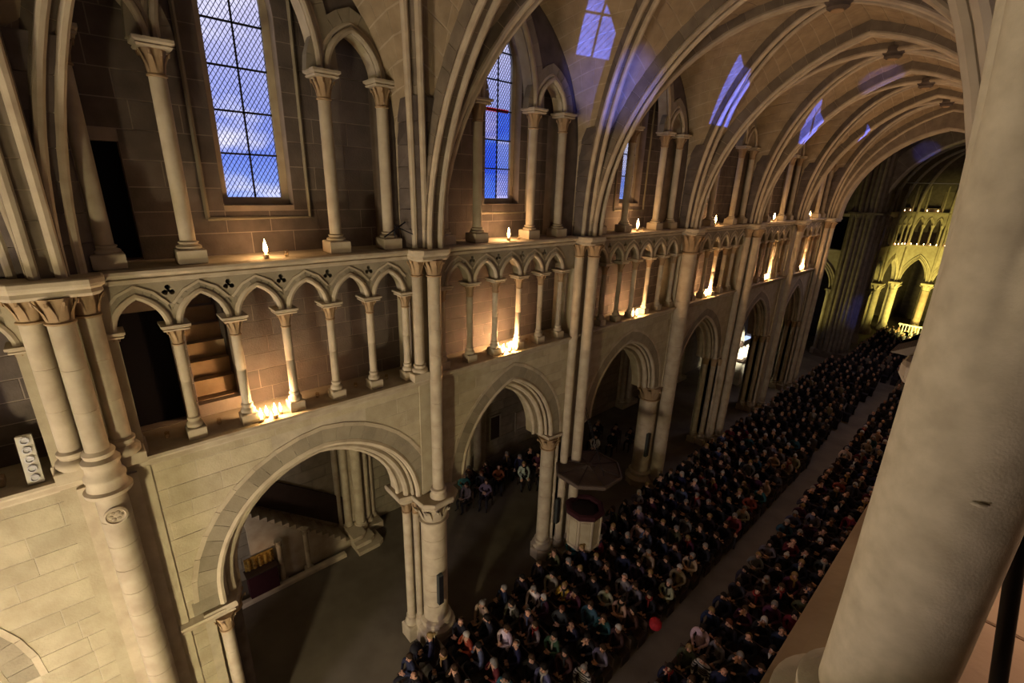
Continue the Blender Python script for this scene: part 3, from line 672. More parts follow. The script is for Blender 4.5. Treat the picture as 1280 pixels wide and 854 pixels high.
# ================================================================== VAULT
CX = (NX + SX) / 2
def curve_diag(p0, p1, z0, z1, n, up=0.0):
    a = Vector((p0[0], p0[1], 0)); b = Vector((p1[0], p1[1], 0)); out = []
    for i in range(n + 1):
        th = PI / 2 * i / n; q = a.lerp(b, 1 - math.cos(th)); out.append(Vector((q.x, q.y, z0 + (z1 - z0) * math.sin(th))))
    return out
def curve_point(y, x0, x1, z0, z1, n):                # half pointed transverse arch in the plane y
    hs = abs(x1 - x0); rise = z1 - z0; R = (hs * hs + rise * rise) / (2 * hs); c = R - hs; am = math.acos(c / R); s = 1 if x1 > x0 else -1
    return [Vector((x0 + s * (R - R * math.cos(am * i / n)), y, z0 + R * math.sin(am * i / n))) for i in range(n + 1)]
def offset_up(path, d):
    out = []
    for i, p in enumerate(path):
        tdir = (path[min(i + 1, len(path) - 1)] - path[max(i - 1, 0)]).normalized()
        h = Vector((tdir.x, tdir.y, 0)); h = h.normalized() if h.length > 1e-6 else Vector((1, 0, 0))
        nrm = Vector((0, 0, 1)) * h.dot(tdir) - h * tdir.z       # in-plane normal, pointing to the extrados
        if i == len(path) - 1 and abs(tdir.z) < .9: nrm = Vector((0, 0, 1)); d = d / max(.6, h.length and abs(h.dot(tdir)))
        out.append(p + nrm * d)
    return out
def rib(t, path, side, blocks, wid=.36, depth=.34, rollr=.072, rolls=(-.125, .125), joined=False, mt='rib'):
    side = Vector(side).normalized(); up = offset_up(path, depth); lo = offset_up(path, .05)
    for s in rolls: MB().tube([p + side * s for p in path], rollr, 8, up=side).build('rib_roll', 'lime', t, True)
    cw_ = wid / 2 - .012; MB().loft([[a - side * cw_, a + side * cw_, b + side * cw_, b - side * cw_] for a, b in zip(offset_up(path, .062), up)]).build('rib_bed', 'wmortar', t)
    n = len(path) - 1; J = MB(); per = max(1, n // blocks)
    for i in range(0, n, per):
        rings = []
        for k in range(i, min(i + per, n) + 1):
            a, b = Vector(lo[k]), Vector(up[k])
            if k == i and i > 0: g_ = .012 / max(.1, (path[k + 1] - path[k]).length); a = a.lerp(lo[k + 1], g_); b = b.lerp(up[k + 1], g_)
            w = wid / 2; rings.append([a - side * w, a + side * w, b + side * w, b - side * w])
        if joined: J.loft(rings)
        else: MB().loft(rings).build('rib_block', mt, t)
    if joined: o = J.build('rib_blocks', mt, t); o['kind'] = 'stuff'
def web(name, A, B, parent, rnd, nt, mt='web', gap=.013, th=.05, camber=.12):
    # ruled vault cell between curves A and B, laid as courses of stones with recessed joints
    st = MB(); bk = MB(); n = len(A) - 1; th = .03
    nrm0 = Vector((0, 0, 1))
    def P(i, f):
        fi = min(max(i, 0), n); i0 = int(min(fi, n - 1)); a = A[i0].lerp(A[i0 + 1], fi - i0); b = B[i0].lerp(B[i0 + 1], fi - i0)
        q = a.lerp(b, f); q.z += camber * math.sin(PI * f) * min(1, fi / n * 1.5); return q
    for i in range(n):
        wd = (A[i] - B[i]).length; stones = max(1, int(wd / nt + .5)); sh = .5 if i % 2 else 0
        cuts = [0.0] + [min(1, max(0, (k + sh + rnd.uniform(-.15, .15)) / stones)) for k in range(1 if not sh else 0, stones)] + [1.0]
        cuts = sorted(set(cuts))
        for f0, f1 in zip(cuts[:-1], cuts[1:]):
            if f1 - f0 < .02: continue
            g = gap / max(wd, .3) / 2; gi = .035
            p = [P(i + gi, f0 + g), P(i + gi, f1 - g), P(i + 1 - gi, f1 - g), P(i + 1 - gi, f0 + g)]
            fn = (p[1] - p[0]).cross(p[3] - p[0])
            if fn.length < 1e-9: continue
            fn.normalize()
            if fn.z < 0: fn = -fn
            fn = fn * (th + rnd.uniform(-.004, .004))
            q = [v + fn for v in p]
            st.add([*p, *q], [(0, 1, 2, 3), (0, 4, 5, 1), (1, 5, 6, 2), (2, 6, 7, 3), (3, 7, 4, 0)])
    N = 6
    grid = [[P(i, f / N) + Vector((0, 0, .012)) for f in range(N + 1)] for i in range(n + 1)]
    bv = [v for r in grid for v in r]; bf = [(i * (N + 1) + j, i * (N + 1) + j + 1, (i + 1) * (N + 1) + j + 1, (i + 1) * (N + 1) + j) for i in range(n) for j in range(N)]
    bk.add(bv, bf)
    o = st.build(name, mt, parent); o['kind'] = 'stuff'
    bk.build('web_bedding', 'wmortar', parent)
NW = 20
for bi in range(7):
    ya, yb = PIER[bi], PIER[bi + 1]; ym = (ya + yb) / 2; nm = BAYNAME[bi]; zk = ZT
    ce = sroot('ceiling', (CX, ym, ZT), 'coursed stone vault cells over the ' + nm)
    rnd = random.Random(bi)
    key = (CX, ym)
    ends = {('n', 0): (.06, ya + .28), ('n', 1): (.06, yb - .28), ('s', 0): (SX - .21, ya + .28), ('s', 1): (SX - .21, yb - .28)}
    diag = {k: curve_diag(p, key, ZS + .03, zk, NW) for k, p in ends.items()}
    for s in 'ns':
        xw = NX - .12 if s == 'n' else SX + .12; x0 = .2 if s == 'n' else SX - .2
        tA = {e: offset_up(curve_point((ya, yb)[e], x0, CX, ZS + .03, zk - .05, NW), .22) for e in (0, 1)}
        dd = {e: offset_up(diag[(s, e)], .22) for e in (0, 1)}
        for e in (0, 1):
            if s == 's' and (bi == 0 or (bi == 1 and e == 0)): continue   # the open gallery bay the picture is taken from
            sgn = 1 if e == 0 else -1; ys = (ya, yb)[e] + sgn * .64; hs = abs(ym - ys); rs_ = 3.8; zst = 15.3
            R = (hs * hs + rs_ * rs_) / (2 * hs); c = R - hs; am = math.acos(c / R); dense = [(ys, ZS + .03)] + [(ys + sgn * (R - R * math.cos(am * q / 40)), zst + R * math.sin(am * q / 40)) for q in range(41)]
            fm = []
            for i in range(NW + 1):
                zt_ = ZS + .03 + (zst + rs_ - ZS - .03) * math.sin(PI / 2 * i / NW) ; 
                for (y_a, z_a), (y_b, z_b) in zip(dense[:-1], dense[1:]):
                    if z_a <= zt_ <= z_b + 1e-6: f = (zt_ - z_a) / max(1e-6, z_b - z_a); fm.append(Vector((xw, y_a + (y_b - y_a) * f, zt_))); break
                else: fm.append(Vector((xw, ym, zst + rs_)))
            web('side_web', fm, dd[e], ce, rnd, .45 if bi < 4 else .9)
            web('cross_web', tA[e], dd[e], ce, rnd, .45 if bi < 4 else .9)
    # diagonal ribs: one thing per rib, from pier to keystone
    for (s, e), path in diag.items():
        if s == 's' and (bi == 0 or (bi == 1 and e == 0)): continue
        t = thing('vault_rib', 'diagonal vault rib on the %s side, %s end, %s' % ('window' if s == 'n' else 'gallery', ('near', 'far')[e], nm), 'vault rib', tuple(path[0]))
        d = Vector((key[0] - path[0].x, key[1] - path[0].y, 0)); sd = Vector((-d.y, d.x, 0))
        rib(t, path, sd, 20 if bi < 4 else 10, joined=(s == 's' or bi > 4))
    k = thing('keystone', 'dark round keystone boss at the crown of the ' + nm, 'keystone', (CX, ym, zk))
    MB().lathe([(.02, zk - .26), (.2, zk - .25), (.27, zk - .2), (.27, zk - .12), (.34, zk - .06), (.34, zk + .1)], CX, ym, 18).build('boss', 'brown', k, True)
    MB().lathe([(.10, zk - .30), (.16, zk - .28), (.16, zk - .24)], CX, ym, 12).build('boss_flower', 'capital', k, True)
for i in range(1, 8):
    y = PIER[i]
    t = thing('transverse_arch', '%s transverse arch crossing the nave, counted from the near end' % ORD[i - 1], 'vault rib', (0.2, y, ZS))
    w = .42
    a = curve_point(y, .27, CX, ZS + .03, ZT - .12, NW); b = [Vector((SX - .27, y, ZS + .03))] + curve_point(y, SX - .27, CX, ZS + .55, ZT - .12, NW - 1)
    rib(t, a, (0, 1, 0), 20 if i < 5 else 10, wid=.46, depth=.42, rolls=(-.15, .15), joined=i > 4)
    if i > 1: rib(t, b, (0, 1, 0), 10, wid=.44, depth=.42, rolls=(-.14, .14), joined=True)
# springer masses behind the rib bundles
for i in range(1, 8):
    y = PIER[i]; s = sroot('wall_north', (-.2, y, ZS), 'masonry springer behind the %s bundle of vault ribs' % ORD[i - 1])
    zs_, J = ZS + .03, 7; gaps = [(PIER[i + 1] - y) / 2 if i < 7 else 3.0, (y - PIER[i - 1]) / 2]
    def ring(z):
        th = math.asin(min(1, (z - zs_) / (ZT - zs_))); f = 1 - math.cos(th); xd = .06 + f * (CX - .06); xt = .27 + .9 * f * (CX - .27)
        d0, d1 = (.30 + f * (g_ - .28) for g_ in gaps)
        return [(-.95, y - .62, z), (-.21, y - .62, z), (xd - .03, y - max(d1, .2) - .06, z), (xd + .0, y - d1 + .06, z), (xt - .12, y, z), (xd + .0, y + d0 - .06, z), (xd - .03, y + d0 + .06, z), (-.21, y + .62, z), (-.95, y + .62, z)]
    for k in range(J):
        z0 = zs_ + .46 * k; z1 = z0 + .45
        MB().loft([ring(z0), ring(z1)]).build('springer_block', 'brown', s)
# ================================================================== SOUTH SIDE (the gallery the photograph is taken from)
sw = sroot('wall_south', (SX, 15, 0), 'south wall of the nave under the gallery')
MB().box(SX + .02, SX + .5, -10, 38.6, 0, 12.5).build('wall_core', 'block', sw)
for i in range(2, 8):
    y = PIER[i]; P = thing('nave_pier', '%s pier of the gallery side, counted from the near column' % ORD[i - 2], 'pier', (SX, y, 0))
    for dx, dy, r in ((-.3, 0, .18), (-.05, -.36, .15), (-.05, .36, .15)): MB().lathe(shaft_prof(r, 0, 12.55, 12), SX + dx, y + dy, 14).build('shaft', 'lime', P, True)
    if 1:
        MB().loft([[(SX + .2, y - .52 - e, z), (SX - .46 - e, y - .52 - e, z), (SX - .52 - e, y - .44, z), (SX - .52 - e, y + .44, z), (SX - .46 - e, y + .52 + e, z), (SX + .2, y + .52 + e, z)] for e, z in ((-.16, 12.40), (-.12, 12.55), (-.02, 12.62), (.03, 12.70), (.03, 12.80), (0.0, 12.84))]).build('abacus', 'lime', P)
sl = MB(); string(sl, -10, 38.6, [(SX + 1.3, 12.55), (SX - .05, 12.55), (SX - .10, 12.62), (SX - .20, 12.70), (SX - .20, 12.78), (SX - .14, 12.80), (SX + .03, 12.90), (SX + .12, 12.90), (SX + .12, 12.82), (SX + 1.3, 12.82)])
struct(sl.build('trim_3', 'capital'), 'sloped stone string along the foot of the near column')
ow = sroot('wall_south', (SX + 1.3, 15, ZS), 'outer wall of the south gallery with lancet openings')
hl = [[(w - .5, 14.3)] + arch(w, .5, 17.5, 1.2, 5) + [(w + .5, 14.3)] for w in WIN[2:]] + [[(2.75, 15.1)] + arch(3.25, .5, 17.2, 1.1, 5) + [(3.75, 15.1)]]  # unseen openings, sized and shifted to shape the blue patches on the vault
MB().plate([(-10, 12.5), (38.6, 12.5), (38.6, 20.6), (-10, 20.6)], hl, SX + 1.3, SX + 1.55).build('wall_core', 'brown', ow)
for w in [3.25] + WIN[2:]:
    br = MB()
    for z in ((15.9, 16.7) if w == 3.25 else (16.2, 17.0, 17.7)): br.box(SX + 1.4, SX + 1.43, w - .6, w + .6, z - .02, z + .02)
    br.box(SX + 1.4, SX + 1.43, w - .018, w + .018, 15.1 if w == 3.25 else 14.3, 18.2 if w == 3.25 else 18.5)
    for k in range(-18, 30):
        z0 = 14 + k * .16; y0_, y1_ = w - .6, w + .6; zz = z0 + 1.4
        br.add([(SX + 1.41, y0_, z0), (SX + 1.41, y0_ , z0 + .016), (SX + 1.41, y1_, zz + .016), (SX + 1.41, y1_, zz)], [(0, 1, 2, 3)])
    br.build('window_lead', 'lead', ow)
# gallery floor: clay tiles one by one
gf = struct(MB().box(SX + .1, SX + 1.32, -10, 38.6, 12.70, 12.80).build('floor', 'mortar'), 'bedding of the gallery floor')
rt = sroot('floor', (SX + .12, 2, 12.8), 'clay tiles of the gallery floor beside the near column')
yy = .6
for r in range(7):
    for c in range(3):
        MB().cbox((SX + .32 + .395 * c, yy + .21 + (.2 if c % 2 else 0), 12.815), (.385, .60, .05), .006).build('tile', 'tile', rt)
    yy += .61
# the near gallery colonnette
NC = thing('near_gallery_column', 'blurred pale stone column close to the lens, filling the frame edge', 'column', (10.02, 1.47, 12.8))
cx, cy = 10.022, 1.47; r = .136
MB().lathe([(.225, 12.80), (.245, 12.82), (.245, 12.86), (.22, 12.88), (.165, 12.90), (.16, 12.92), (.185, 12.94), (.185, 12.965), (.142, 13.0)], cx, cy, 40).build('base', 'near', NC, True)
sh = MB(); N = 64; rings = []
for k in range(30):
    z = 12.97 + (15.0 - 12.97) * k / 29; f = max(0.0, (z - 14.05) / .95); r_ = r * (1 + .03 * min(1, max(0, (z - 13.1) / .9))) + .07 * f ** 1.5
    ox = -.018 * max(0, z - 13.3) ; ring = []
    for j in range(N):
        a = 2 * PI * j / N; lob = abs(math.cos(2.5 * (a + 2.3)))         # five rolls part from the shaft towards the top
        g = min(1, f * 1.8); rr = r_ * (1 - g * .30 * (1 - lob ** .6)) * (1 + .006 * math.sin(a * 3 + z * 5))
        ring.append((cx + ox + rr * math.cos(a), cy + rr * math.sin(a), z))
    rings.append(ring)
sh.loft(rings).build('shaft', 'near', NC, True, 60)
chip = MB(); chip.lathe([(.001, 0), (.010, .001), (.012, .003), (.006, .006), (.001, .006)], 0, 0, 12)
pa = -1.27; chip.v = [(cx + (r + .001) * math.cos(pa) + q[2] * math.cos(pa) - q[0] * math.sin(pa) * 1.3, cy + (r + .001) * math.sin(pa) + q[2] * math.sin(pa) + q[0] * math.cos(pa) * 1.3, 13.77 + q[1] * .5) for q in chip.v]
chip.build('chip', 'near', NC, True)
POST = thing('slanted_pole', 'dark slanted metal pole standing on the clay tiles behind the near column', 'pole', (10.29, 1.62, 12.84))
MB().tube([(10.292, 1.62, 12.85), (10.16, 1.645, 13.62), (10.03, 1.67, 14.40)], .0185, 14).build('tube', 'iron', POST, True)
MB().lathe([(.001, 12.84), (.03, 12.84), (.03, 12.87), (.02, 12.885), (.001, 12.885)], 10.292, 1.62, 14).build('rubber_foot', 'iron', POST, True)
lamp('gallery_candlelight', 'POINT', (10.75, 2.6, 13.5), 13.0, (1.0, 0.64, 0.40), size=0.08)

# ================================================================== NORTH AISLE
AX = -6.6
aw = sroot('wall_north', (AX, 15, 0), 'back wall of the north aisle seen through the arcade arches')
MB().box(AX - .4, AX - .03, -10, 38.6, 0, 9.3).build('wall_core', 'dmortar', aw)
ashlar(aw, -2, 38.6, 0, 9.2, .5, .9, 1.6, 'grey', AX - .03, AX, [], limit=280, seed=5)
struct(MB().box(AX - .4, -1.2, -10, 38.6, 9.15, 9.35).build('ceiling', 'brown'), 'flat stone cover over the north aisle')
for i in range(1, 8):
    y = PIER[i] + .2; P = thing('aisle_respond', '%s clustered respond on the back wall of the aisle, from the near end' % ORD[i - 1], 'pier', (AX, y, 0))
    for dx, dy, r in ((.42, 0, .2), (.2, -.42, .15), (.2, .42, .15), (.05, .72, .11), (.05, -.72, .11)):
        MB().lathe(shaft_prof(r, .6, 6.0, 7), AX + dx, y + dy, 12).build('shaft', 'lime', P, True); MB().lathe(base_prof(r, .3, .6), AX + dx, y + dy, 12).build('base', 'lime', P, True)
        b = MB(); capital_mb(b, AX + dx, y + dy, 6.0, 6.5, r, r * 1.5, 12, 6); b.build('capital', 'lime', P, True)
    MB().box(AX, AX + .65, y - .9, y + .9, 0, .3).build('plinth', 'lime', P); MB().box(AX - .02, AX + .22, y - .55, y + .55, 0, 9.1).build('core', 'lime', P)
    pts = [Vector((AX + .35 + (5.0) * (1 - math.cos(PI * k / 20)) / 2, y, 6.5 + 2.5 * math.sin(PI * k / 20))) for k in range(21)]
    MB().tube(pts, .16, 8).build('aisle_rib', 'lime', P, True)
# stair along the back wall of the near bay
ST = thing('aisle_stair', 'dim stone stair climbing leftward along the aisle wall under the near arch', 'stairs', (-5.9, 4.6, 0))
for k in range(16):
    y1 = 5.95 - .225 * k; MB().box(AX, -5.75, y1 - .24, y1, max(0, .2 * k - .3), .2 * (k + 1) + .12).build('step', 'lime', ST)
MB().add([(x_, y_, z_) for x_ in (-5.74, -5.9) for y_, z_ in ((5.95, 0), (2.35, 0), (2.35, 3.2), (2.5, 3.2), (5.95, .05))],
         [(0, 1, 2, 3, 4), (9, 8, 7, 6, 5), (0, 5, 6, 1), (1, 6, 7, 2), (2, 7, 8, 3), (3, 8, 9, 4), (4, 9, 5, 0)]).build('stair_wall', 'lime', ST)
for k in range(3): MB().loft([[(AX + .05, 5.9, z), (-5.45 + .24 * (2 - k), 5.9, z), (-5.45 + .24 * (2 - k), 6.3 + .24 * (2 - k), z), (-5.6 + .24 * (2 - k), 6.5 + .26 * (2 - k), z), (AX + .05, 6.5 + .26 * (2 - k), z)] for z in (.17 * k, .17 * (k + 1))]).build('step', 'lime', ST)
sc_ = tag(MB().add([(x_, y_, z_) for x_ in (AX + .06, AX + .12) for y_, z_ in ((6.0, .5), (2.35, 3.5), (2.35, 4.7), (6.0, 1.9))], [(0, 1, 2, 3), (7, 6, 5, 4), (0, 4, 5, 1), (1, 5, 6, 2), (2, 6, 7, 3), (3, 7, 4, 0)]).build('stair_screen', 'dark'), 'dark wooden panelling rising along the wall behind the aisle stair', 'panelling')
KB = tag(MB().cbox((-5.35, 3.0, .1), (.22, 5.0, .2), .03).build('stone_kerb', 'lime'), 'low stone kerb at the foot of the aisle stair', 'kerb')
# altar with gilded panel
AL = thing('side_altar', 'dark draped altar table with a gilded painted panel under the aisle stair', 'altar', (-5.3, 3.0, 0))
MB().cbox((-5.5, 2.55, .62), (.4, .95, .95), .02).build('altar_cloth', 'maroon', AL); MB().cbox((-5.5, 2.55, 1.12), (.46, 1.05, .06), .015).build('altar_top', 'dark', AL)
MB().cbox((-5.62, 2.55, 1.42), (.06, .95, .5), .01).build('gilded_panel', 'gold', AL)
for k in range(5): MB().lathe([(.001, 1.22), (.05, 1.22), (.06, 1.42), (.035, 1.5), (.05, 1.56), (.045, 1.62), (.001, 1.65)], -5.55, 2.2 + .18 * k, 8).build('gilded_figure', 'gold', AL, True)
lamp('altar_candlelight', 'POINT', (-5.2, 2.7, 1.75), 1.2, CANDLE, size=.05)
for yy_, lab in ((3.22, 'slim stone column right of the gilded altar panel'), (4.15, 'second slim stone column on the stair wall')):
    c_ = thing('slim_column', lab, 'column', (-5.55, yy_, 0)); MB().lathe(shaft_prof(.09, .2, 1.7, 2), -5.55, yy_, 12).build('shaft', 'lime', c_, True); MB().cbox((-5.55, yy_, .1), (.3, .3, .2), .02).build('base', 'lime', c_); b = MB(); capital_mb(b, -5.55, yy_, 1.7, 1.95, .09, .14, 12, 6); b.build('capital', 'lime', c_, True)
# framed panels on the aisle wall of the second bay
for j, (y, z, w, h, lab) in enumerate(((16.2, 2.0, .9, 1.2, 'framed stone memorial tablet on the aisle wall behind the seated group'), (14.3, 2.2, .8, 1.5, 'dark framed niche panel left of the memorial tablet'), (15.9, 4.6, 1.2, 1.2, 'pale carved tracery panel high on the aisle wall'))):
    fr = thing('wall_tablet', lab, 'tablet', (AX, y, z))
    MB().plate([(y - w / 2, z - h / 2), (y + w / 2, z - h / 2), (y + w / 2, z + h / 2), (y - w / 2, z + h / 2)], [[(y - w / 2 + .09, z - h / 2 + .09), (y + w / 2 - .09, z - h / 2 + .09), (y + w / 2 - .09, z + h / 2 - .09), (y - w / 2 + .09, z + h / 2 - .09)]], AX, AX + .08).build('frame', 'grey', fr)
    MB().box(AX, AX + .03, y - w / 2 + .09, y + w / 2 - .09, z - h / 2 + .09, z + h / 2 - .09).build('panel', ('lime', 'dark', 'brown')[j], fr)
    if j == 2:
        for a in range(8):
            th = 2 * PI * a / 8; MB().tube([(AX + .05, y + .12 * math.cos(th), z + .12 * math.sin(th)), (AX + .05, y + .45 * math.cos(th + .3), z + .45 * math.sin(th + .3)), (AX + .05, y + .46 * math.cos(th + .9), z + .46 * math.sin(th + .9)), (AX + .05, y + .2 * math.cos(th + .8), z + .2 * math.sin(th + .8))], .03, 6).build('tracery', 'white', fr)
# lit white tomb monument in the fifth bay of the aisle
TM = thing('tomb_monument', 'floodlit white marble tomb with carved figures seen through the fifth arch', 'monument', (-3.2, 37.0, 0))
MB().cbox((-3.2, 37.3, .95), (1.0, 3.0, 1.9), .03).build('plinth', 'white', TM); MB().cbox((-3.2, 37.3, 1.98), (1.1, 3.1, .14), .03).build('dark_slab', 'dark', TM)
for q, (y, s) in enumerate(((36.3, .33), (37.0, .4), (37.7, .36), (38.3, .28))):
    MB().lathe([(.001, 2.05), (s, 2.05), (s * 1.05, 2.2), (s * .8, 2.45), (s * .35, 2.6), (s * .38, 2.75), (.001, 2.9)], -3.2, y, 12).build('carved_figure', 'white', TM, True)
MB().loft([[(-3.8, 35.9, z), (-3.65, 35.9, z), (-3.65, 36.9 + 1.1 * e, z), (-3.8, 36.9 + 1.1 * e, z)] for e, z in ((1, 2.0), (1, 3.0), (.7, 4.0), (0, 4.9))]).build('back_panel', 'white', TM)
MB().lathe([(.001, 2.9), (.22, 3.0), (.28, 3.2), (.2, 3.4), (.001, 3.45)], -3.3, 36.3, 12).build('dark_urn', 'dark', TM, True)
lamp('monument_spotlight', 'SPOT', (-1.9, 34.2, 5.0), 1500, (1.0, .9, .66), (-3.3, 36.8, 2.6), .1, 50, .5)

# ================================================================== TRANSEPT AND CHOIR
tr = sroot('wall_east', (-5, 50.0, 0), 'floodlit transept wall with one arch, between the crossing piers')
hole_c, hh = -2.9, 1.25
def plate_xz(b, outer, y0, y1):                        # plate in the x-z plane
    T = MB(); T.plate(outer, [], y0, y1); b.add([(p[1], p[0], p[2]) for p in T.v], T.f); return b
o_ = [(-9.0, 0.0)] + off(hole_c, hh, 6.2, 2.2, 0, n=8, z0=0.0) + [(-1.2, 0.0), (-1.2, 9.6), (-9.0, 9.6)]
plate_xz(MB(), o_, 50.0, 50.6).build('wall_core', 'lime', tr)
plate_xz(MB(), [(-9, 12.6), (-1.2, 12.6), (-1.2, 20.6), (-9, 20.6)], 50.0, 50.6).build('wall_core', 'brown', tr)
MB().box(-9, -1.2, 51.3, 51.5, 9.6, 12.6).build('passage_back', 'black', tr)  # blackened back paints the shade in the passage
for d in (.05, .25, .42): MB().tube([(p[0], 49.97, p[1]) for p in off(hole_c, hh, 6.2, 2.2, d, n=9)], .08, 6).build('arch_roll', 'lime', tr, True)
MB().box(-9, -1.2, 49.9, 50.7, 9.45, 9.65).build('ledge', 'lime', tr); MB().box(-9, -1.2, 49.9, 50.7, 12.55, 12.8).build('ledge', 'lime', tr)
struct(MB().box(-9, -1.2, 56, 56.2, 0, 9).build('wall_east', 'brown'), 'dim chapel wall behind the transept arch')
struct(MB().box(-9.3, -9.0, 38, 57, 0, 20.6).build('wall_north', 'brown'), 'end wall of the north transept')
struct(MB().box(-9.0, -.9, 38.5, 38.9, 9.2, 20.6).build('wall_west', 'brown'), 'upper wall over the aisle end')
struct(MB().box(-9.0, -6.5, 38.5, 38.9, 0, 9.3).build('wall_west', 'brown'), 'aisle end wall')
struct(MB().box(SX + .9, SX + 1.3, 38.5, 85, 0, 20.6).build('wall_south', 'brown'), 'south wall of crossing and choir')
for x_, lab in ((-4.7, 'pale respond column left of the transept arch'), (-1.5, 'pale respond column right of the transept arch')):
    P = thing('transept_column', lab, 'column', (x_, 49.8, 0))
    MB().lathe(shaft_prof(.2, .6, 5.7, 8), x_, 49.75, 14).build('shaft', 'lime', P, True); b = MB(); capital_mb(b, x_, 49.75, 5.7, 6.2, .2, .32, 14); b.build('capital', 'lime', P, True); MB().cbox((x_, 49.75, .3), (.6, .6, .6), .05).build('base', 'lime', P)
# north-east crossing pier
P = thing('crossing_pier', 'massive dark crossing pier of many shafts caught by a blue light patch', 'pier', (0, 50, 0))
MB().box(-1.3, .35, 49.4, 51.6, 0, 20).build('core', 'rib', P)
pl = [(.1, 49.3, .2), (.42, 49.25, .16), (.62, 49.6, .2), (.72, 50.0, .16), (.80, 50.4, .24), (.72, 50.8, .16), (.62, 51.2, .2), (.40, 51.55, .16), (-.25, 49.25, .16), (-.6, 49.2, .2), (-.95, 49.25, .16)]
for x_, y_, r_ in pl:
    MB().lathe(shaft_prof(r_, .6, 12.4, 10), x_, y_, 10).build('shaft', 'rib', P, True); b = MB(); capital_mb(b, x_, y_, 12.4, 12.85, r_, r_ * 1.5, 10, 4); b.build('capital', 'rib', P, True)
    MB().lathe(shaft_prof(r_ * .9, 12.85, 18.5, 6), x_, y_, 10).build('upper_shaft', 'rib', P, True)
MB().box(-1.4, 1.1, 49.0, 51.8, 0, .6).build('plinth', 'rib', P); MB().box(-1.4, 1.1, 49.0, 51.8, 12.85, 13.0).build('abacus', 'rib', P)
for nm_, y_ in (('first', 38.9), ('second', 50.4)):
    t = thing('crossing_arch', '%s great dark arch spanning the crossing beyond the nave vault' % nm_, 'arch', (0.3, y_, 12.9))
    a = curve_point(y_, .5, CX, ZS + .03, 18.2 if y_ < 45 else 18.6, 16); b = curve_point(y_, SX - .5, CX, ZS + .03, 18.2 if y_ < 45 else 18.6, 16)
    rib(t, a, (0, 1, 0), 8, wid=.9, depth=1.2, rolls=(-.36, -.12, .12, .36), joined=True, rollr=.11); rib(t, b, (0, 1, 0), 8, wid=.9, depth=1.2, rolls=(-.36, .36), joined=True)
    wl = MB(); o1 = [(p.x, p.z) for p in a] + [(p.x, p.z) for p in b[::-1][1:]]
    plate_xz(wl, [(-.2, 12.9)] + [(x, z + .6) for x, z in o1] + [(10.2, 12.9), (10.2, 20.6), (-.2, 20.6)], y_ - .3, y_ + .3); struct(wl.build('wall_east', 'brown'), 'dark wall over the %s crossing arch' % nm_)
struct(MB().box(-9.0, 11, 38.6, 50.6, 19.6, 19.8).build('ceiling', 'brown'), 'dark vault of the crossing')
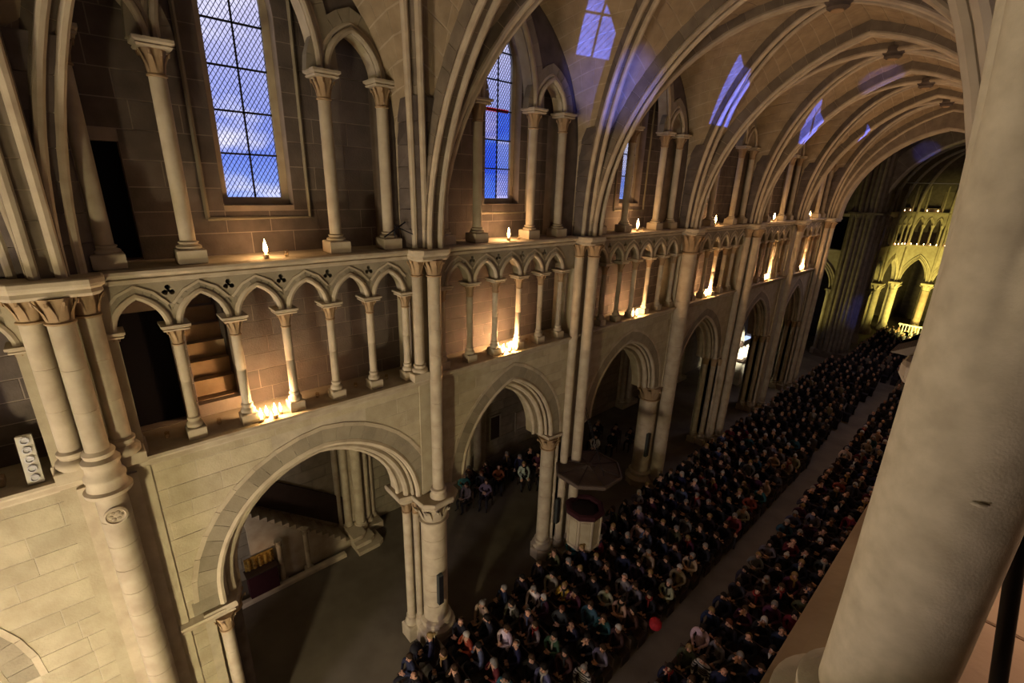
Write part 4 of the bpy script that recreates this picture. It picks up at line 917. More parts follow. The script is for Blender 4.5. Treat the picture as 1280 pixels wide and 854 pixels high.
# choir straight bay and polygonal apse, floodlit yellow
ang = [180, 144, 108, 72, 36, 0]; AC = (4.9, 62.0); AR = 5.0
vert = [(AC[0] + AR * math.cos(math.radians(a)), AC[1] + AR * math.sin(math.radians(a))) for a in ang]
segs = [((-.1, 52.0), (-.1, 57.0)), ((-.1, 57.0), vert[0])] + [(vert[i], vert[i + 1]) for i in range(5)]
for si, (p, q) in enumerate(segs):
    d = Vector((q[0] - p[0], q[1] - p[1], 0)); L_ = d.length; d.normalize(); nrm = Vector((d.y, -d.x, 0))      # nrm points into the choir
    Mx = Matrix(((nrm.x, d.x, 0, p[0]), (nrm.y, d.y, 0, p[1]), (0, 0, 1, 0), (0, 0, 0, 1)))
    nmz = ('near straight wall of the choir', 'far straight wall of the choir', 'first side of the apse', 'second side of the apse', 'third side of the apse', 'fourth side of the apse', 'last side of the apse')[si]
    cwall = sroot('wall_choir', (p[0], p[1], 0), 'yellow floodlit ' + nmz)
    hf_ = L_ / 2 - .24
    MB(Mx).plate([(0, 0)] + off(L_ / 2, hf_, 5.6, 2.6, 0, n=8, z0=0.0) + [(L_, 0), (L_, 9.4), (0, 9.4)], [], -.45, 0).build('wall_core', 'lime', cwall)
    for d_ in (.04, .2, .34): MB(Mx).tube([(.02, *a) for a in off(L_ / 2, hf_ - .02, 5.6, 2.6, d_ - .06, n=8)], .07, 6).build('arch_roll', 'lime', cwall, True)
    na = 3; sp = (L_ - .5) / na; out = [(0, 11.6)]
    for k in range(na): out += arch(.25 + sp * (k + .5), sp / 2 - .12, 11.6, .75, 5)
    MB(Mx).plate(out + [(L_, 11.6), (L_, 12.8), (0, 12.8)], [], -.35, 0).build('triforium_spandrel', 'lime', cwall)
    for k in range(na): MB(Mx).tube([(.02, *a) for a in off(.25 + sp * (k + .5), sp / 2 - .12, 11.6, .75, .04, n=6)], .05, 6).build('arch_roll', 'lime', cwall, True)
    for k in range(na + 1):
        b = MB(Mx); y_ = .25 + sp * k; b.lathe([(.16, 9.5), (.1, 9.75), (.085, 9.8), (.085, 11.15), (.16, 11.5), (.18, 11.6)], -.15, y_, 10); b.build('triforium_shaft', 'lime', cwall, True)
    MB(Mx).box(-1.3, -1.1, 0, L_, 9.4, 20.5).build('passage_back', 'brown' if si > 1 else 'lime', cwall)
    MB(Mx).box(-1.3, .12, -.05, L_ + .05, 9.36, 9.52).build('ledge', 'lime', cwall); MB(Mx).box(-1.3, .12, -.05, L_ + .05, 12.72, 12.9).build('ledge', 'lime', cwall)
    MB(Mx).box(-1.3, -1.1, 0, L_, 0, 9.3).build('ambulatory_back', 'grey', cwall) if False else None
    # clerestory lancet of the choir: stone frame and blue glass
    b = MB(Mx); b.plate([(0, 12.9), (L_, 12.9), (L_, 19.5), (0, 19.5)], [[(L_ / 2 - .62, 13.3)] + arch(L_ / 2, .62, 17.2, 1.1, 6) + [(L_ / 2 + .62, 13.3)]], -.5, -.1); b.build('clerestory_wall', 'rib', cwall)
    for s_ in (-1, 1):
        MB(Mx).tube([(.0, L_ / 2 + s_ * .8, 12.9), (.0, L_ / 2 + s_ * .8, 17.2)], .07, 8).build('clerestory_shaft', 'lime', cwall, True)
    for k in range(4):
        MB(Mx).loft([[(x_, L_ / 2 - .6, 13.3 + k * 1.2), (x_, L_ / 2 + .6, 13.3 + k * 1.2), (x_, L_ / 2 + .6 - (.3 if k == 3 else 0), 14.45 + k * 1.2), (x_, L_ / 2 - .6 + (.3 if k == 3 else 0), 14.45 + k * 1.2)] for x_ in (-.45, -.43)]).build('pane', 'blueglass', cwall)
    MB(Mx).box(-8, -7.8, -3, L_ + 3, 0, 9.3).build('chapel_wall', 'brown', cwall)
struct(MB().box(-9, 13.4, 74.5, 74.8, 0, 20.6).build('wall_east', 'brown'), 'outer wall behind the apse')
struct(MB().box(-9.3, -9.0, 57, 75, 0, 20.6).build('wall_north', 'brown'), 'outer wall north of the choir')
cols = [(-.1, 57.0)] + vert
for i, (x_, y_) in enumerate(cols):
    P = thing('choir_column', '%s round yellow-lit choir column from the left, with leafy capital' % ORD[i], 'column', (x_, y_, 0))
    MB().lathe([(.55, 0), (.55, .5), (.42, .7), (.36, .9)], x_, y_, 16).build('base', 'lime', P, True); MB().lathe(shaft_prof(.34, .9, 4.7, 4), x_, y_, 18).build('shaft', 'tile' if i == 3 else 'lime', P, True)
    b = MB(); capital_mb(b, x_, y_, 4.7, 5.35, .34, .52, 18, 8); b.build('capital', 'lime', P, True); MB().cbox((x_, y_, 5.48), (1.05, 1.05, .26), .05).build('abacus', 'lime', P)
    n_ = Vector((AC[0] - x_, max(0.0, AC[1] - y_) if i else 0.0, 0)); n_ = n_.normalized() if n_.length > 0 else Vector((1, 0, 0))
    if i >= 1: n_ = Vector((AC[0] - x_, AC[1] - y_, 0)).normalized()
    MB().lathe(shaft_prof(.11, 5.6, 12.8, 5), x_ + n_.x * .15, y_ + n_.y * .15, 12).build('wall_shaft', 'lime', P, True)
    t = thing('choir_vault_rib', '%s choir vault rib from the left, fanning up from its shaft' % ORD[i], 'vault rib', (x_, y_, 12.8))
    e = (AC[0], AC[1] - (5.0 if i == 0 else 0)); pts = curve_diag((x_ + n_.x * .15, y_ + n_.y * .15), e, 12.85, 18.9, 14)
    MB().tube(pts, .13, 8).build('rib_roll', 'lime', t, True)
cv = sroot('ceiling', (4.9, 60, 19), 'dark vault over the choir and apse')
G = []
pl_ = [(-.3, 51.5), (-.3, 57.0)] + [(AC[0] + (v[0] - AC[0]) * 1.06, AC[1] + (v[1] - AC[1]) * 1.06) for v in vert] + [(10.1, 57.0), (10.1, 51.5)]
rings = []
for k in range(12):
    th = PI / 2 * k / 11; f = 1 - math.cos(th); rings.append([(x + (4.9 - x) * f, y + ((62.0 if y >= 61.9 else y) - y) * f, 13.4 + 5.75 * math.sin(th)) for x, y in pl_])
bb = MB(); bb.loft(rings, closed=False, caps=False); bb.build('vault_shell', 'brown', cv)
struct(MB().box(-9, 11.4, 50.6, 75, 20.2, 20.4).build('roof', 'dark'), 'roof over the choir')
BAL = thing('choir_balustrade', 'white stone balustrade in front of the apse columns', 'balustrade', (3.2, 66.0, 0))
MB().box(2.2, 4.6, 64.9, 65.15, 1.05, 1.2).build('handrail', 'white', BAL); MB().box(2.2, 4.6, 64.85, 65.2, 0, .25).build('plinth', 'white', BAL)
for k in range(9): MB().lathe([(.06, .25), (.09, .4), (.04, .8), (.07, 1.05)], 2.35 + .27 * k, 65.02, 8).build('baluster', 'white', BAL, True)
ROD = tag(MB().tube([(-.3, 60.0, 15.6), (9.8, 60.0, 15.6)], .035, 6).build('choir_tie_rod', 'metal'), 'thin tie rod stretched across the choir above its arcade', 'tie rod')

# ================================================================== PULPIT
PU = thing('pulpit', 'octagonal stone pulpit with a dark cushioned rim at the second pier', 'pulpit', (1.15, 12.75, 0))
px, py = .95, 12.5
def octo(r, z, a0=PI / 8, n=8): return [(px + r * math.cos(a0 + 2 * PI * k / n), py + r * math.sin(a0 + 2 * PI * k / n), z) for k in range(n)]
MB().loft([octo(.5, 0), octo(.5, .25), octo(.38, .35), octo(.36, .7), octo(.55, .95), octo(.66, 1.05)]).build('foot', 'lime', PU)
drum = MB().loft([octo(.66, 1.05), octo(.70, 1.10), octo(.70, 1.16), octo(.64, 1.2), octo(.64, 2.4), octo(.70, 2.46), octo(.70, 2.54)]); drum = drum.build('drum', 'lime', PU)
for k in range(8):
    a = PI / 8 + 2 * PI * k / 8; MB().tube([(px + .65 * math.cos(a), py + .65 * math.sin(a), 1.18), (px + .65 * math.cos(a), py + .65 * math.sin(a), 2.45)], .05, 6).build('corner_colonnette', 'lime', drum, True)
    a2 = a + PI / 8; c_ = Vector((px + .60 * math.cos(a2), py + .60 * math.sin(a2), 1.6)); tx, ty = -math.sin(a2), math.cos(a2)
    MB().loft([[(c_.x + tx * s * .17 + math.cos(a2) * o_, c_.y + ty * s * .17 + math.sin(a2) * o_, z) for s, z in ((-1, 1.3), (1, 1.3), (1, 2.35), (-1, 2.35))] for o_ in (-.02, .02)]).build('panel', 'block', drum)
MB().tube(octo(.66, 2.60, n=8) + octo(.66, 2.60)[:2], .13, 8).build('cushion_rim', 'maroon', PU, True)
MB().loft([octo(.6, 2.5), octo(.6, 2.58)]).build('inner_floor', 'dark', PU)
CN = thing('pulpit_canopy', 'flat dark octagonal sounding board hung above the pulpit', 'canopy', (px, py, 4.2))
def oc2(r, z): return [(px - .1 + r * math.cos(PI / 8 + 2 * PI * k / 8), py + .1 + r * math.sin(PI / 8 + 2 * PI * k / 8), z) for k in range(8)]
MB().loft([oc2(1.12, 4.1), oc2(1.26, 4.15), oc2(1.3, 4.23), oc2(1.3, 4.31), oc2(1.24, 4.33), oc2(1.2, 4.27), oc2(.3, 4.36), oc2(.1, 4.46)]).build('board', 'walnut', CN)
for k in range(8):
    a = PI / 8 + 2 * PI * k / 8; MB().tube([(px - .1 + 1.22 * math.cos(a), py + .1 + 1.22 * math.sin(a), 4.31), (px - .1 + .12 * math.cos(a), py + .1 + .12 * math.sin(a), 4.44)], .02, 6).build('board_rib', 'dark', CN)
MB().tube([(px + .7, py + .1, 4.2), (.0, py + .5, 6.6)], .012, 6).build('hanging_rod', 'iron', CN); MB().tube([(px - .1, py + .9, 4.2), (.0, py + .6, 6.6)], .012, 6).build('hanging_rod', 'iron', CN)

# ================================================================== CANDLES AND LAMPS ON THE LEDGES
def candle(lab, x, y, z, s=1.0, lit=True, group='candle glasses on the ledges', e=None):
    t = thing('candle_glass', lab, 'candle', (x, y, z), group)
    MB().loft([[(x + r * math.cos(2 * PI * j / 12), y + r * math.sin(2 * PI * j / 12), zz) for j in range(12)] for r, zz in ((.045 * s, z), (.05 * s, z + .01), (.055 * s, z + .17 * s), (.05 * s, z + .17 * s), (.045 * s, z + .015))]).build('cup', 'cup', t, True)
    wx = MB().lathe([(.001, z + .012), (.042 * s, z + .012), (.042 * s, z + .07 * s), (.001, z + .07 * s)], x, y, 10).build('wax', 'wax', t)
    if lit:
        h = .26 * s; MB().lathe([(.001, z + .07 * s), (.03 * s, z + .07 * s + h * .2), (.036 * s, z + .07 * s + h * .38), (.02 * s, z + .07 * s + h * .7), (.001, z + .07 * s + h)], x, y, 10).build('flame', 'flame', wx, True)
        if e:
            L_ = lamp('candle_light', 'POINT', (x - .12, y, z + .33 * s), e, CANDLE, size=.07)
    return t
zc = ZS + .03
for bi, y in ((1, 2.69), (2, 9.13), (3, 15.6), (4, 21.9), (5, 29.0), (6, 35.0)):
    candle('lit candle glass on the clerestory sill of the ' + BAYNAME[bi], -.16, y, zc, 1.15 if bi < 3 else 1.4, True, 'clerestory candles', (14, 26, 26, 26, 26, 26)[bi - 1])
    candle('dim candle glass right of the lit one on the clerestory sill, ' + BAYNAME[bi], -.16, y + .38, zc, .85, False, 'clerestory candles')
for bi, y, n in ((1, 2.36, 4), (2, 9.25, 5), (3, 16.1, 4), (4, 22.3, 4), (5, 29.6, 4), (6, 35.6, 4)):
    for k in range(n):
        candle('%s flame in the bright candle cluster on the triforium ledge, %s' % (ORD[k], BAYNAME[bi]), -.10 - .12 * (k % 2), y + .14 * (k - n / 2 + .5), ZL, (1.0, .9, 1.1, .85, .95)[k] * (1 if bi < 4 else 1.3), True, 'triforium candle clusters', (60, 120, 85, 95, 95, 110)[bi - 1] if k == n // 2 else None)
cn_ = 0
for zz, offs in ((9.52, (.12, .3, .5, .7, .88)), (12.92, (.3, .62))):
    for si in (1, 2, 3):
        (vx0, vy0), (vx1, vy1) = vert[si - 1], vert[si]
        for f_ in offs:
            vx, vy = vx0 + (vx1 - vx0) * f_, vy0 + (vy1 - vy0) * f_; q_ = Vector((AC[0] - vx, AC[1] - vy, 0)).normalized() * .02
            candle('%s tiny candle from the left on the %s ledge of the apse' % (ORD[cn_ % (len(offs) * 3)], 'lower' if zz < 10 else 'upper'), vx + q_.x, vy + q_.y, zz, .62, True, 'choir ledge candles'); cn_ += 1
    cn_ = 0
i = 0
for bi, y in ((1, .55), (1, 1.45), (1, 3.5), (1, 4.45), (1, 5.3), (2, 7.2), (2, 8.1), (2, 10.4), (2, 11.2), (3, 14.2), (3, 17.6)):
    candle('unlit candle glass in the shade of the triforium ledge, %s from the left' % ORD[i], -.55, y, ZL, .75, False, 'unlit triforium glasses'); i += 1
LP = thing('lamp_strip', 'white strip of five round lamps leaning on the triforium ledge at far left', 'lamp', (-.1, -1.3, ZL))
Mx = Matrix.Translation((-.12, -1.3, ZL + .02)) @ Matrix.Rotation(math.radians(-14), 4, 'Y')
hs_ = MB(Mx).cbox((0, 0, .42), (.07, .20, .84), .015).build('housing', 'white', LP)
for k in range(5):
    b = MB(Mx); c = (.036, 0, .10 + .16 * k); b.loft([[(c[0] + x_, r * math.cos(2 * PI * j / 12), c[2] + r * math.sin(2 * PI * j / 12)) for j in range(12)] for r, x_ in ((.062, 0), (.062, .02), (.045, .02), (.04, .005), (.001, .006))]); b.build('round_lamp', 'lens', hs_, True)
PR = thing('bracket_lamp', 'black metal lamp bracket with two thin arms beside the nearest shaft bundle', 'bracket', (-.2, 5.55, ZS))
MB().tube([(-.15, 5.5, zc), (-.1, 5.5, zc + .5)], .018, 6).build('stand', 'iron', PR); MB().tube([(-.05, 5.2, zc + .30), (-.05, 5.75, zc + .62)], .018, 6).build('arm', 'iron', PR); MB().tube([(-.02, 5.45, zc + .55), (.02, 5.95, zc + .32)], .014, 6).build('arm', 'iron', PR)
for j, (y, w) in enumerate(((-1.75, .16), (-1.0, .14), (9.0, .2), (9.55, .18))):
    tag(MB().cbox((-.42, y, ZL + .09), (.2, w, .18), .03).build('ledge_stone', 'capital'), ('small loose stone on the ledge left of the lamp strip', 'small loose stone on the ledge right of the lamp strip', 'dark loose stone left of the second candle cluster', 'dark loose stone right of the second candle cluster')[j], 'stone')

BG = thing('backpack', 'dark backpack on the floor against the base of the near round column', 'bag', (.12, 5.42, 0))
MB().loft([[(.12 + a * math.cos(2 * PI * j / 14), 5.42 + c_ * math.sin(2 * PI * j / 14), z) for j in range(14)] for a, c_, z in ((.16, .20, 0), (.19, .23, .06), (.18, .22, .30), (.13, .17, .44), (.05, .08, .50))]).build('sack', 'trouserbag', BG, True)
MB().tube([(.06, 5.40, .47), (.06, 5.42, .56), (.16, 5.44, .56), (.16, 5.45, .47)], .014, 6).build('handle', 'iron', BG, True)
MB().cbox((.28, 5.40, .17), (.07, .28, .22), .025).build('front_pocket', 'trouserbag', BG)
# ================================================================== PEOPLE
M['hair'] = mat('hair', (1, 1, 1), objcol=True, scale=30, bump=0.3, var=0.1)
M['shoe'] = mat('shoe_leather', (0.012, 0.010, 0.010), rough=0.4, bump=0)
M['eye'] = mat('eye_dark', (0.02, 0.015, 0.012), rough=0.3, bump=0)
M['lip'] = mat('lip', (0.42, 0.17, 0.14), rough=0.5, bump=0)
st_ = bpy.data.materials.new('striped_cloth'); st_.use_nodes = True; t = st_.node_tree; wv = nd(t, 'ShaderNodeTexWave', Scale=3.2, Distortion=0.6); wv.bands_direction = 'Z'
tcs = nd(t, 'ShaderNodeTexCoord'); t.links.new(tcs.outputs['Object'], wv.inputs[0]); rs_ = ramp(t, [(0.45, (.012, .012, .014)), (0.55, (.42, .40, .37))], wv.outputs['Fac']); t.links.new(rs_.outputs[0], t.nodes['Principled BSDF'].inputs['Base Color']); M['striped'] = st_
def seated_body(arms, lean, headdy, spread, twist=0.0):
    V, E_, R_ = [], [], []
    def v(p, r): V.append(p); R_.append(r if isinstance(r, tuple) else (r, r)); return len(V) - 1
    def chain(s, pts):
        for p, r in pts: n = v(p, r); E_.append((s, n)); s = n
        return s
    pel = v((0, .02, .56), (.165, .13))
    sp = chain(pel, [((0, .04 - lean * .3, .76), (.155, .115)), ((0, .03 - lean * .7, .95), (.17, .12))]); ch = chain(sp, [((0, .02 - lean, 1.07), (.14, .10))])
    nk = chain(ch, [((0, -.01 - lean * 1.1, 1.165), .058)])
    hx = twist * .02
    hd = chain(nk, [((hx, -.035 - lean * 1.2 + headdy, 1.235), (.072, .080)), ((hx, -.03 - lean * 1.2 + headdy, 1.315), (.082, .098)), ((hx, -.02 - lean * 1.2 + headdy, 1.375), (.062, .075))])
    for s in (-1, 1):
        sh = chain(ch, [((s * .185, .02 - lean, 1.06), .078)]); a = arms[0 if s < 0 else 1]
        w = chain(sh, [((s * .235, a[0][1] * .4 - lean * .6, 1.06 - (1.06 - a[0][2]) * .5), .066), ((s * a[0][0], a[0][1], a[0][2]), .055), ((s * (a[0][0] + a[1][0]) / 2, (a[0][1] + a[1][1]) / 2, (a[0][2] + a[1][2]) / 2), .048), ((s * a[1][0], a[1][1], a[1][2]), .032)])
        W_ = Vector((s * a[1][0], a[1][1], a[1][2])); d = Vector((s * a[2][0], a[2][1], a[2][2])).normalized(); sd = d.cross(Vector((0, 0, 1))).normalized()
        pm = chain(w, [(tuple(W_ + d * .06), (.036, .02))])
        for q, ln in ((-1.5, .058), (-.5, .07), (.5, .066), (1.5, .052)):
            o = W_ + d * .095 + sd * q * .019; chain(pm, [(tuple(o), .0095), (tuple(o + d * ln * .55 + Vector((0, 0, -.006))), .0085), (tuple(o + d * ln + Vector((0, 0, -.022))), .0075)])
        th = W_ + d * .03 - sd * s * .045; chain(pm, [(tuple(th + d * .02), .0105), (tuple(th + d * .055), .009)])
        kx = spread * s; hp = chain(pel, [((s * .095, -.02, .54), (.105, .10))])
        chain(hp, [((s * .11 + kx * .5, -.24, .535), .088), ((s * .11 + kx, -.44, .52), .066), ((s * .11 + kx, -.45, .40), .062), ((s * .11 + kx, -.42, .24), .052), ((s * .11 + kx, -.41, .09), .042), ((s * .11 + kx * 1.2, -.48, .045), (.042, .032)), ((s * .11 + kx * 1.3, -.575, .035), (.038, .026))])
    me = bpy.data.meshes.new('person_body'); me.from_pydata(V, E_, []); o = bpy.data.objects.new('tmp', me); COL.objects.link(o)
    sk = o.modifiers.new('skin', 'SKIN'); sk.use_smooth_shade = True; sk.branch_smoothing = 0.3
    sb = o.modifiers.new('sub', 'SUBSURF'); sb.levels = sb.render_levels = 1
    for i, r in enumerate(R_): me.skin_vertices[0].data[i].radius = r
    for i in range(len(V)): me.skin_vertices[0].data[i].use_root = (i == 0)
    dg = bpy.context.evaluated_depsgraph_get(); nm = bpy.data.meshes.new_from_object(o.evaluated_get(dg), depsgraph=dg); bpy.data.objects.remove(o)
    nm.name = 'person_body'; nm.materials.clear()
    for k in ('coat', 'skin', 'trouser', 'shoe'): nm.materials.append(M[k])
    wr = [(s * arms[0 if s < 0 else 1][1][0], *arms[0 if s < 0 else 1][1][1:]) for s in (-1, 1)]
    hz = Vector(V[hd]) + Vector((0, 0, -.07))
    for p in nm.polygons:
        c = p.center; mi = 0; p.use_smooth = True
        if (c - hz).length < .155 or (c.z > 1.15 and abs(c.x) < .09): mi = 1
        elif any((c - Vector(w)).length < .14 and (c - Vector(w)).dot(Vector((s * a[2][0], a[2][1], a[2][2]))) > 0.005 for w, s, a in zip(wr, (-1, 1), arms)): mi = 1
        elif c.z < .075: mi = 3
        elif (c.y < -.1 and c.z < .64 and abs(c.x) > .0 and not any((c - Vector(w)).length < .12 for w in wr)) or c.z < .5: mi = 2
        p.material_index = mi
    return nm, hz
def keep(mb, name, mt, smooth=True):
    o = mb.build(name, mt, None, smooth); me = o.data; bpy.data.objects.remove(o); return me
def hair_mesh(h, kind):
    b = MB(); n = 16; rings = []
    ph = {'short': 1.75, 'long': 1.85, 'bob': 1.85, 'bald': 1.5, 'bun': 1.7}[kind]
    for k in range(9):
        t = ph * k / 8; ring = []
        for j in range(n):
            a = 2 * PI * j / n; front = max(0, -math.sin(a))
            tt = t * (1 - .42 * front ** 1.5) ; rr = (.104, .118, .122)
            if kind == 'bald': tt = 1.0 + .75 * (k / 8) if front < .3 else 1.15; 
            ring.append((h.x + rr[0] * math.sin(tt) * math.cos(a), h.y + .008 + rr[1] * math.sin(tt) * math.sin(a), h.z + .0 + rr[2] * math.cos(tt)))
        rings.append(ring)
    if kind in ('long', 'bob'):
        for dz, f in ((.06, 1.02), (.12, 1.05), (.20, 1.0)) if kind == 'long' else ((.05, 1.0), (.08, .9)):
            rings.append([(h.x + (p[0] - h.x) * f, h.y + .02 + (max(p[1], h.y - .02) - h.y) * f, h.z - .03 - dz) for p in rings[8]])
    b.loft(rings, caps=kind != 'bald')
    if kind == 'bun': b.lathe([(.001, h.z + .02), (.04, h.z + .03), (.05, h.z + .06), (.04, h.z + .09), (.001, h.z + .10)], h.x, h.y + .13, 10)
    return keep(b, 'hair', 'hair')
def face_mesh(h):
    b = MB()
    for s in (-1, 1):
        b.lathe([(.001, h.z - .012), (.013, h.z - .004), (.001, h.z + .006)], h.x + s * .034, h.y - .093, 6, mi=1)
        b.loft([[(h.x + s * q, h.y - .094 + abs(q - .034) * .3, h.z + zz) for q, zz in ((.016, .022), (.055, .02), (.055, .03), (.016, .031))], [(h.x + s * q, h.y - .084, h.z + zz) for q, zz in ((.016, .022), (.055, .02), (.055, .03), (.016, .031))]], mi=1)
        b.loft([[(h.x + s * (.083 + o_), h.y + .012 + .022 * math.cos(2 * PI * j / 8), h.z - .012 + .034 * math.sin(2 * PI * j / 8)) for j in range(8)] for o_ in (-.012, .012)], mi=0)
    b.loft([[(h.x - .009, h.y - .088, h.z + .012), (h.x + .009, h.y - .088, h.z + .012), (h.x + .009, h.y - .096, h.z + .010), (h.x - .009, h.y - .096, h.z + .010)],
            [(h.x - .019, h.y - .088, h.z - .036), (h.x + .019, h.y - .088, h.z - .036), (h.x + .008, h.y - .122, h.z - .030), (h.x - .008, h.y - .122, h.z - .030)],
            [(h.x - .014, h.y - .084, h.z - .044), (h.x + .014, h.y - .084, h.z - .044), (h.x + .005, h.y - .100, h.z - .044), (h.x - .005, h.y - .100, h.z - .044)]], mi=0)
    b.loft([[(h.x + q, h.y - .090 + abs(q) * .3 + o_, h.z - .062 + zz) for q, zz in ((-.026, 0), (0, -.008), (.026, 0), (0, .007))] for o_ in (.01, -.006)], mi=2)
    return keep(b, 'face', ['skin', 'eye', 'lip'])
def shirt_mesh(lean):
    b = MB(); pts = ((-.045, 1.135), (.045, 1.135), (.0, .93))
    f = lambda z: -.105 - lean * (1.05 if z > 1 else .75)
    b.loft([[(x, f(z) + o_, z) for x, z in pts] for o_ in (-.012, .03)]); return keep(b, 'shirt_front', 'shirt', False)
def scarf_mesh(lean):
    b = MB(); pts = [(.085 * math.cos(2 * PI * k / 14), -.01 - lean * 1.08 + .085 * math.sin(2 * PI * k / 14), 1.15 + .015 * math.sin(2 * PI * k / 14)) for k in range(15)]
    b.tube(pts, .036, 8); b.tube([(.03, -.09 - lean, 1.14), (.045, -.125 - lean, 1.02), (.05, -.12 - lean * .7, .86)], [.03, .034, .03], 6); return keep(b, 'scarf', 'hair')
LAP = [((.255, -.06, .80), (.085, -.27, .66), (-.45, -.9, -.08)), ((.255, -.06, .80), (.085, -.29, .68), (-.5, -.9, -.05))]
CROSS = [((.265, -.04, .83), (.05, -.235, .86), (-1, -.15, .12)), ((.265, -.04, .83), (.03, -.265, .80), (-1, -.2, .2))]
KNEE = [((.27, -.12, .80), (.15, -.36, .64), (0, -1, -.12)), ((.27, -.12, .80), (.15, -.36, .64), (0, -1, -.12))]
CHIN = [((.24, -.20, .80), (.075, -.20, 1.06), (-.25, .1, 1)), ((.26, -.10, .80), (.02, -.24, .74), (-1, -.3, 0))]
VAR = []
for arms, lean, hdy, spr, tw in ((LAP, .02, 0, .02, 0), (CROSS, -.02, .01, .05, 1), (KNEE, .10, -.01, .08, -1), (CHIN, .06, 0, .03, 0), (LAP, .0, -.02, .06, 1)):
    me, hz = seated_body(arms, lean, hdy, spr, tw)
    VAR.append(dict(body=me, face=face_mesh(hz), shirt=shirt_mesh(lean), scarf=scarf_mesh(lean), hair={k: hair_mesh(hz, k) for k in ('short', 'long', 'bob', 'bald', 'bun')}))
COATS = [('black', (.010, .010, .013), 30), ('navy', (.012, .016, .035), 16), ('charcoal', (.030, .030, .034), 14), ('dark brown', (.035, .022, .016), 9), ('plum', (.045, .014, .028), 7), ('grey', (.11, .11, .115), 6),
         ('beige', (.24, .19, .13), 3.5), ('cream', (.38, .34, .27), 2), ('olive', (.055, .055, .028), 3), ('maroon', (.085, .012, .018), 4), ('teal', (.02, .07, .075), 2), ('slate blue', (.06, .08, .13), 3), ('rust', (.20, .055, .025), 1.2)]
SPECIAL = {'mustard': (.38, .22, .035), 'orange red': (.36, .075, .04), 'white': (.55, .53, .5), 'red': (.20, .03, .035), 'cream': (.42, .37, .28), 'beige': (.30, .24, .16), 'teal': (.03, .09, .10), 'black': (.01, .01, .013), 'green': (.05, .10, .06), 'slate blue': (.09, .12, .17), 'striped black': (.05, .05, .05), 'grey': (.17, .17, .17)}
HAIRS = [('dark', (.012, .009, .007), 4), ('brown', (.05, .028, .014), 4), ('grey', (.22, .21, .20), 3.2), ('white', (.45, .44, .42), 2), ('blond', (.28, .19, .08), 1.6), ('auburn', (.12, .04, .018), .8)]
GARM = ['coat', 'jacket', 'pullover', 'cardigan']
prn = random.Random(11)
def pick(L): return prn.choices(L, [q[2] for q in L])[0]
def person(x, y, rz, where, coat=None, group='seated audience', z=0.0, extra=None):
    vr = prn.choice(VAR); cn, cc, _ = pick(COATS); hn, hc, _ = pick(HAIRS); kind = prn.choices(['short', 'long', 'bob', 'bald', 'bun'], [5, 2, 2, 1.3, .7])[0]; gm = prn.choice(GARM)
    if coat: cn, cc = coat, SPECIAL[coat]
    t = thing('person', '%s person in %s %s, %s' % ('balding' if kind == 'bald' else hn + '-haired', cn, gm, where), 'person', (x, y, z), group)
    t.rotation_euler = (0, 0, rz); s = prn.uniform(.95, 1.05); t.scale = (s, s, s)
    def ch(n, me, col):
        o = bpy.data.objects.new(n, me); COL.objects.link(o); o.parent = t; o.color = (*col, 1); return o
    bo = ch('body', vr['body'], tuple(c * prn.uniform(.9, 1.25) * q for c, q in zip(cc, (1.0, 1.0, 1.0) if coat else (1.35, 1.2, 1.4))))
    if cn == 'striped black': bo.material_slots[0].link = 'OBJECT'; bo.material_slots[0].material = M['striped']
    ch('hair', vr['hair'][kind], hc); ch('face', vr['face'], hc)
    r = prn.random()
    if r < .13 and cn in ('black', 'navy', 'charcoal', 'grey'): ch('shirt_front', vr['shirt'], (1, 1, 1))
    elif r < .27: ch('scarf', vr['scarf'], prn.choice([(.3, .28, .25), (.25, .03, .03), (.05, .06, .12), (.35, .22, .08), (.02, .02, .02)]))
    return t
def bench(x0, x1, y, lab):
    t = thing('pew', lab, 'pew', ((x0 + x1) / 2, y, 0), 'audience pews')
    MB().box(x0, x1, y - .22, y + .22, .40, .44).build('seat', 'pew', t); MB().box(x0, x1, y + .20, y + .235, .5, .86).build('backrest', 'pew', t)
    for xx in (x0 + .02, (x0 + x1) / 2, x1 - .02): MB().box(xx - .02, xx + .02, y - .2, y + .235, 0, .40).build('support', 'pew', t); MB().box(xx - .02, xx + .02, y + .2, y + .235, .40, .5).build('backrest_support', 'pew', t)
    return t
PITCH = 0.92; NROW_L, NROW_R = 26, 27; Y0L, Y0R = 4.75, 8.6
OVR = {}
OVR = {('L', 6, 4): 'mustard', ('L', 5, 5): 'white', ('L', 7, 2): 'cream', ('L', 6, 2): 'teal', ('L', 11, 0): 'cream', ('L', 9, 0): 'beige', ('L', 10, 0): 'beige', ('L', 4, 2): 'green', ('L', 4, 0): 'striped black', ('L', 4, 3): 'grey', ('L', 2, 5): 'orange red', ('R', 4, 0): 'white', ('R', 3, 1): 'striped black', ('L', 23, 0): 'beige', ('L', 15, 0): 'red', ('L', 16, 0): 'cream', ('L', 2, 4): 'slate blue', ('L', 3, 4): 'white'}
for r in range(NROW_L):
    y = Y0L + PITCH * r; xl = .86 if r < 8 or r > 9 else 1.7
    bench(.55, 4.68, y, '%s dark pew row of the window-side block, under its audience' % ORD[r])
    for k in range(7):
        x = 4.36 - .585 * k
        if x < .6 or (x < 1.95 and 12.0 < y < 14.2 and False): continue
        if r < 3 and prn.random() < .06: continue
        person(x + prn.uniform(-.09, .09), y - .02 + prn.uniform(-.08, .04), prn.gauss(0, .22), '%s row of left block, %s from aisle' % (ORD[r], ORD[k]), OVR.get(('L', r, k)))
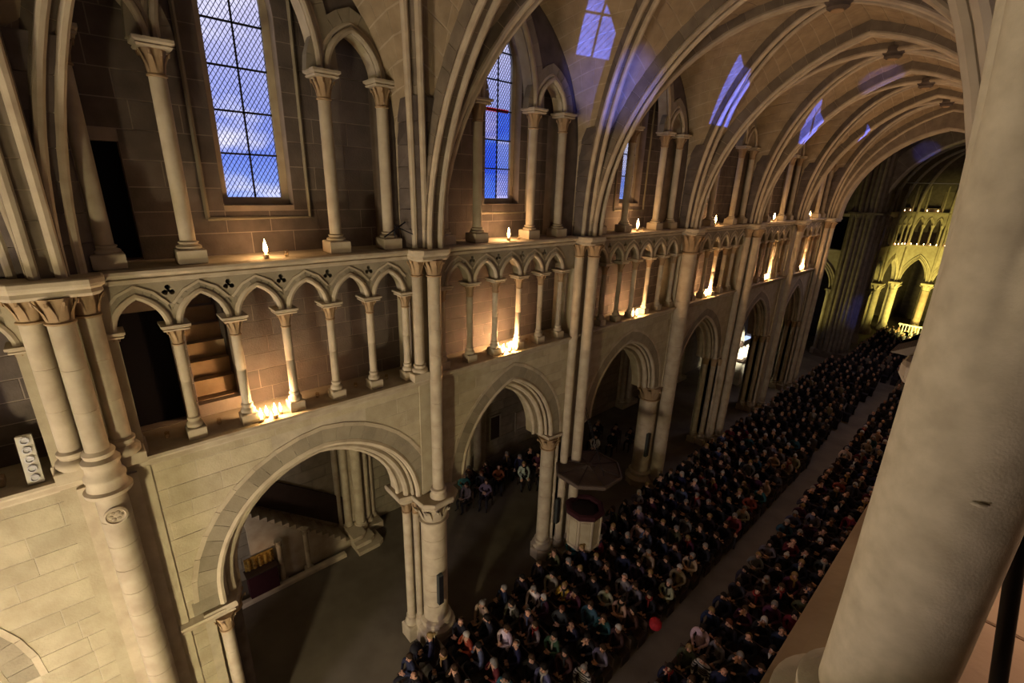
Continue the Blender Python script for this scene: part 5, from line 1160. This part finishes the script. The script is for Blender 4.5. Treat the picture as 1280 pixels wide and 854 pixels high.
for r in range(NROW_R):
    y = Y0R + PITCH * r
    bench(5.75, 9.0, y, '%s dark pew row of the gallery-side block, under its audience' % ORD[r])
    for k in range(5 if r < 8 else (5 if r < 15 else 4)):
        x = 6.04 + .585 * k
        person(x + prn.uniform(-.09, .09), y - .02 + prn.uniform(-.08, .04), prn.gauss(0, .22), '%s row of right block, %s from aisle' % (ORD[r], ORD[k]), OVR.get(('R', r, k)))
# aisle listeners, second and third bays
an = 0
for (x, y, c) in ((-5.2, 11.3, None), (-4.6, 11.0, None), (-5.6, 12.0, None), (-4.9, 12.1, None), (-4.2, 11.8, None), (-5.4, 12.9, None), (-4.7, 13.0, None), (-4.2, 14.2, 'white'), (-4.8, 14.6, None), (-5.4, 14.3, None), (-3.6, 14.9, None), (-4.3, 15.3, None), (-5.0, 15.5, None), (-3.4, 15.8, None), (-4.1, 16.2, None), (-4.8, 16.6, None),
                  (-3.6, 19.2, None), (-4.2, 19.8, None), (-3.2, 20.2, None), (-4.6, 20.7, None), (-3.6, 21.1, None), (-2.8, 21.4, None)):
    b = thing('aisle_chair', '%s dark wooden chair in the aisle, counted from the near end' % ORD[an], 'chair', (x, y, 0), 'aisle chairs')
    MB().box(x - .22, x + .22, y - .2, y + .22, .40, .44).build('seat', 'pew', b); MB().box(x - .22, x + .22, y + .2, y + .23, .5, .9).build('backrest', 'pew', b)
    for sx_ in (-.2, .2):
        for sy_ in (-.18, .215): MB().box(x + sx_ - .018, x + sx_ + .018, y + sy_ - .018, y + sy_ + .018, 0, .42 if sy_ < 0 else .88).build('leg', 'pew', b)
    person(x, y - .02, prn.gauss(.5, .3), 'on the %s chair of the aisle group' % ORD[an], c, 'aisle listeners'); an += 1
# the rest of the audience, too far to tell apart
fr_ = random.Random(5); CR = MB()
def far_person(x, y):
    h = fr_.uniform(.95, 1.06); mi = fr_.choices([0, 1, 2, 3], [6, 3, 1.2, .6])[0]; hi_ = fr_.choices([4, 5, 6], [3, 2, 2])[0]
    CR.loft([[(x + a * math.cos(2 * PI * j / 8), y + dy + b * math.sin(2 * PI * j / 8), z * h) for j in range(8)] for a, b, dy, z in ((.19, .14, 0, .42), (.2, .14, .0, .62), (.22, .13, .02, .95), (.2, .11, .02, 1.08), (.07, .07, 0, 1.14))], mi=mi)
    CR.box(x - .2, x + .2, y - .5, y - .05, .42, .6, 0); CR.box(x - .18, x + .18, y - .5, y - .38, 0, .45, 0)
    CR.loft([[(x + r * .85 * math.cos(2 * PI * j / 8), y - .02 + r * math.sin(2 * PI * j / 8), (1.26 + zz) * h) for j in range(8)] for r, zz in ((.05, -.12), (.09, -.07), (.10, 0), (.09, .06), (.04, .11))], mi=fr_.choice([7, 8, 8, 9]))
    CR.loft([[(x + r * .9 * math.cos(2 * PI * j / 8), y + .02 + r * math.sin(2 * PI * j / 8), (1.28 + zz) * h) for j in range(8)] for r, zz in ((.10, -.02), (.105, .04), (.08, .1), (.02, .125))], mi=hi_)
y = Y0L + PITCH * NROW_L
while y < 46:
    for k in range(7): far_person(4.36 - .585 * k + fr_.uniform(-.16, .16), y + fr_.uniform(-.2, .2))
    y += PITCH
y = Y0R + PITCH * NROW_R
while y < 46:
    for k in range(5): far_person(6.04 + .585 * k + fr_.uniform(-.16, .16), y + fr_.uniform(-.2, .2))
    y += PITCH
y = 46.5
while y < 62:
    for k in range(12):
        x = 1.6 + .6 * k
        if fr_.random() < .9: far_person(x + fr_.uniform(-.1, .1), y + fr_.uniform(-.1, .1))
    y += .95
def solid(n, c): return mat(n, c, bump=0, var=0)
crowd = CR.build('crowd', ['trouser', solid('dark_wool', (.03, .028, .035)), solid('grey_wool', (.09, .085, .085)), solid('pale_wool', (.3, .27, .22)), solid('dark_hair', (.02, .014, .01)), solid('grey_hair', (.2, .19, .18)), solid('fair_hair', (.24, .16, .08)), 'skin', solid('shaded_skin', (.34, .20, .15)), solid('deep_shaded_skin', (.2, .12, .09))], None, True)  # darker skin copies paint the dim haze over the far faces
crowd['kind'] = 'stuff'; tag(crowd, 'dense seated audience filling the far nave and choir', 'crowd')
# red bag on the aisle seat
RB = thing('red_umbrella', 'round bright red umbrella held at the end seat by the centre aisle', 'umbrella', (4.80, 11.7, .6))
#RED#
for k in range(10):
    a0, a1 = 2 * PI * k / 10, 2 * PI * (k + 1) / 10; C_ = Vector((4.84, 11.62, .80)); ax = Vector((.35, -.6, .72)).normalized(); u = ax.orthogonal().normalized(); w = ax.cross(u)
    rr = [(.001, .10), (.08, .085), (.16, .045), (.21, -.03)]
    MB().loft([[tuple(C_ + (u * math.cos(a) + w * math.sin(a)) * r * (1 if a != (a0 + a1) / 2 else .96) + ax * h) for a in (a0, (a0 + a1) / 2, a1)] for r, h in rr], closed=False).build('canopy_panel', 'red', RB, True)
MB().tube([tuple(C_ + ax * .14), tuple(C_ - ax * .5)], .008, 6).build('shaft', 'iron', RB); MB().tube([tuple(C_ - ax * .5), tuple(C_ - ax * .62)], .016, 8).build('handle', 'dark', RB)
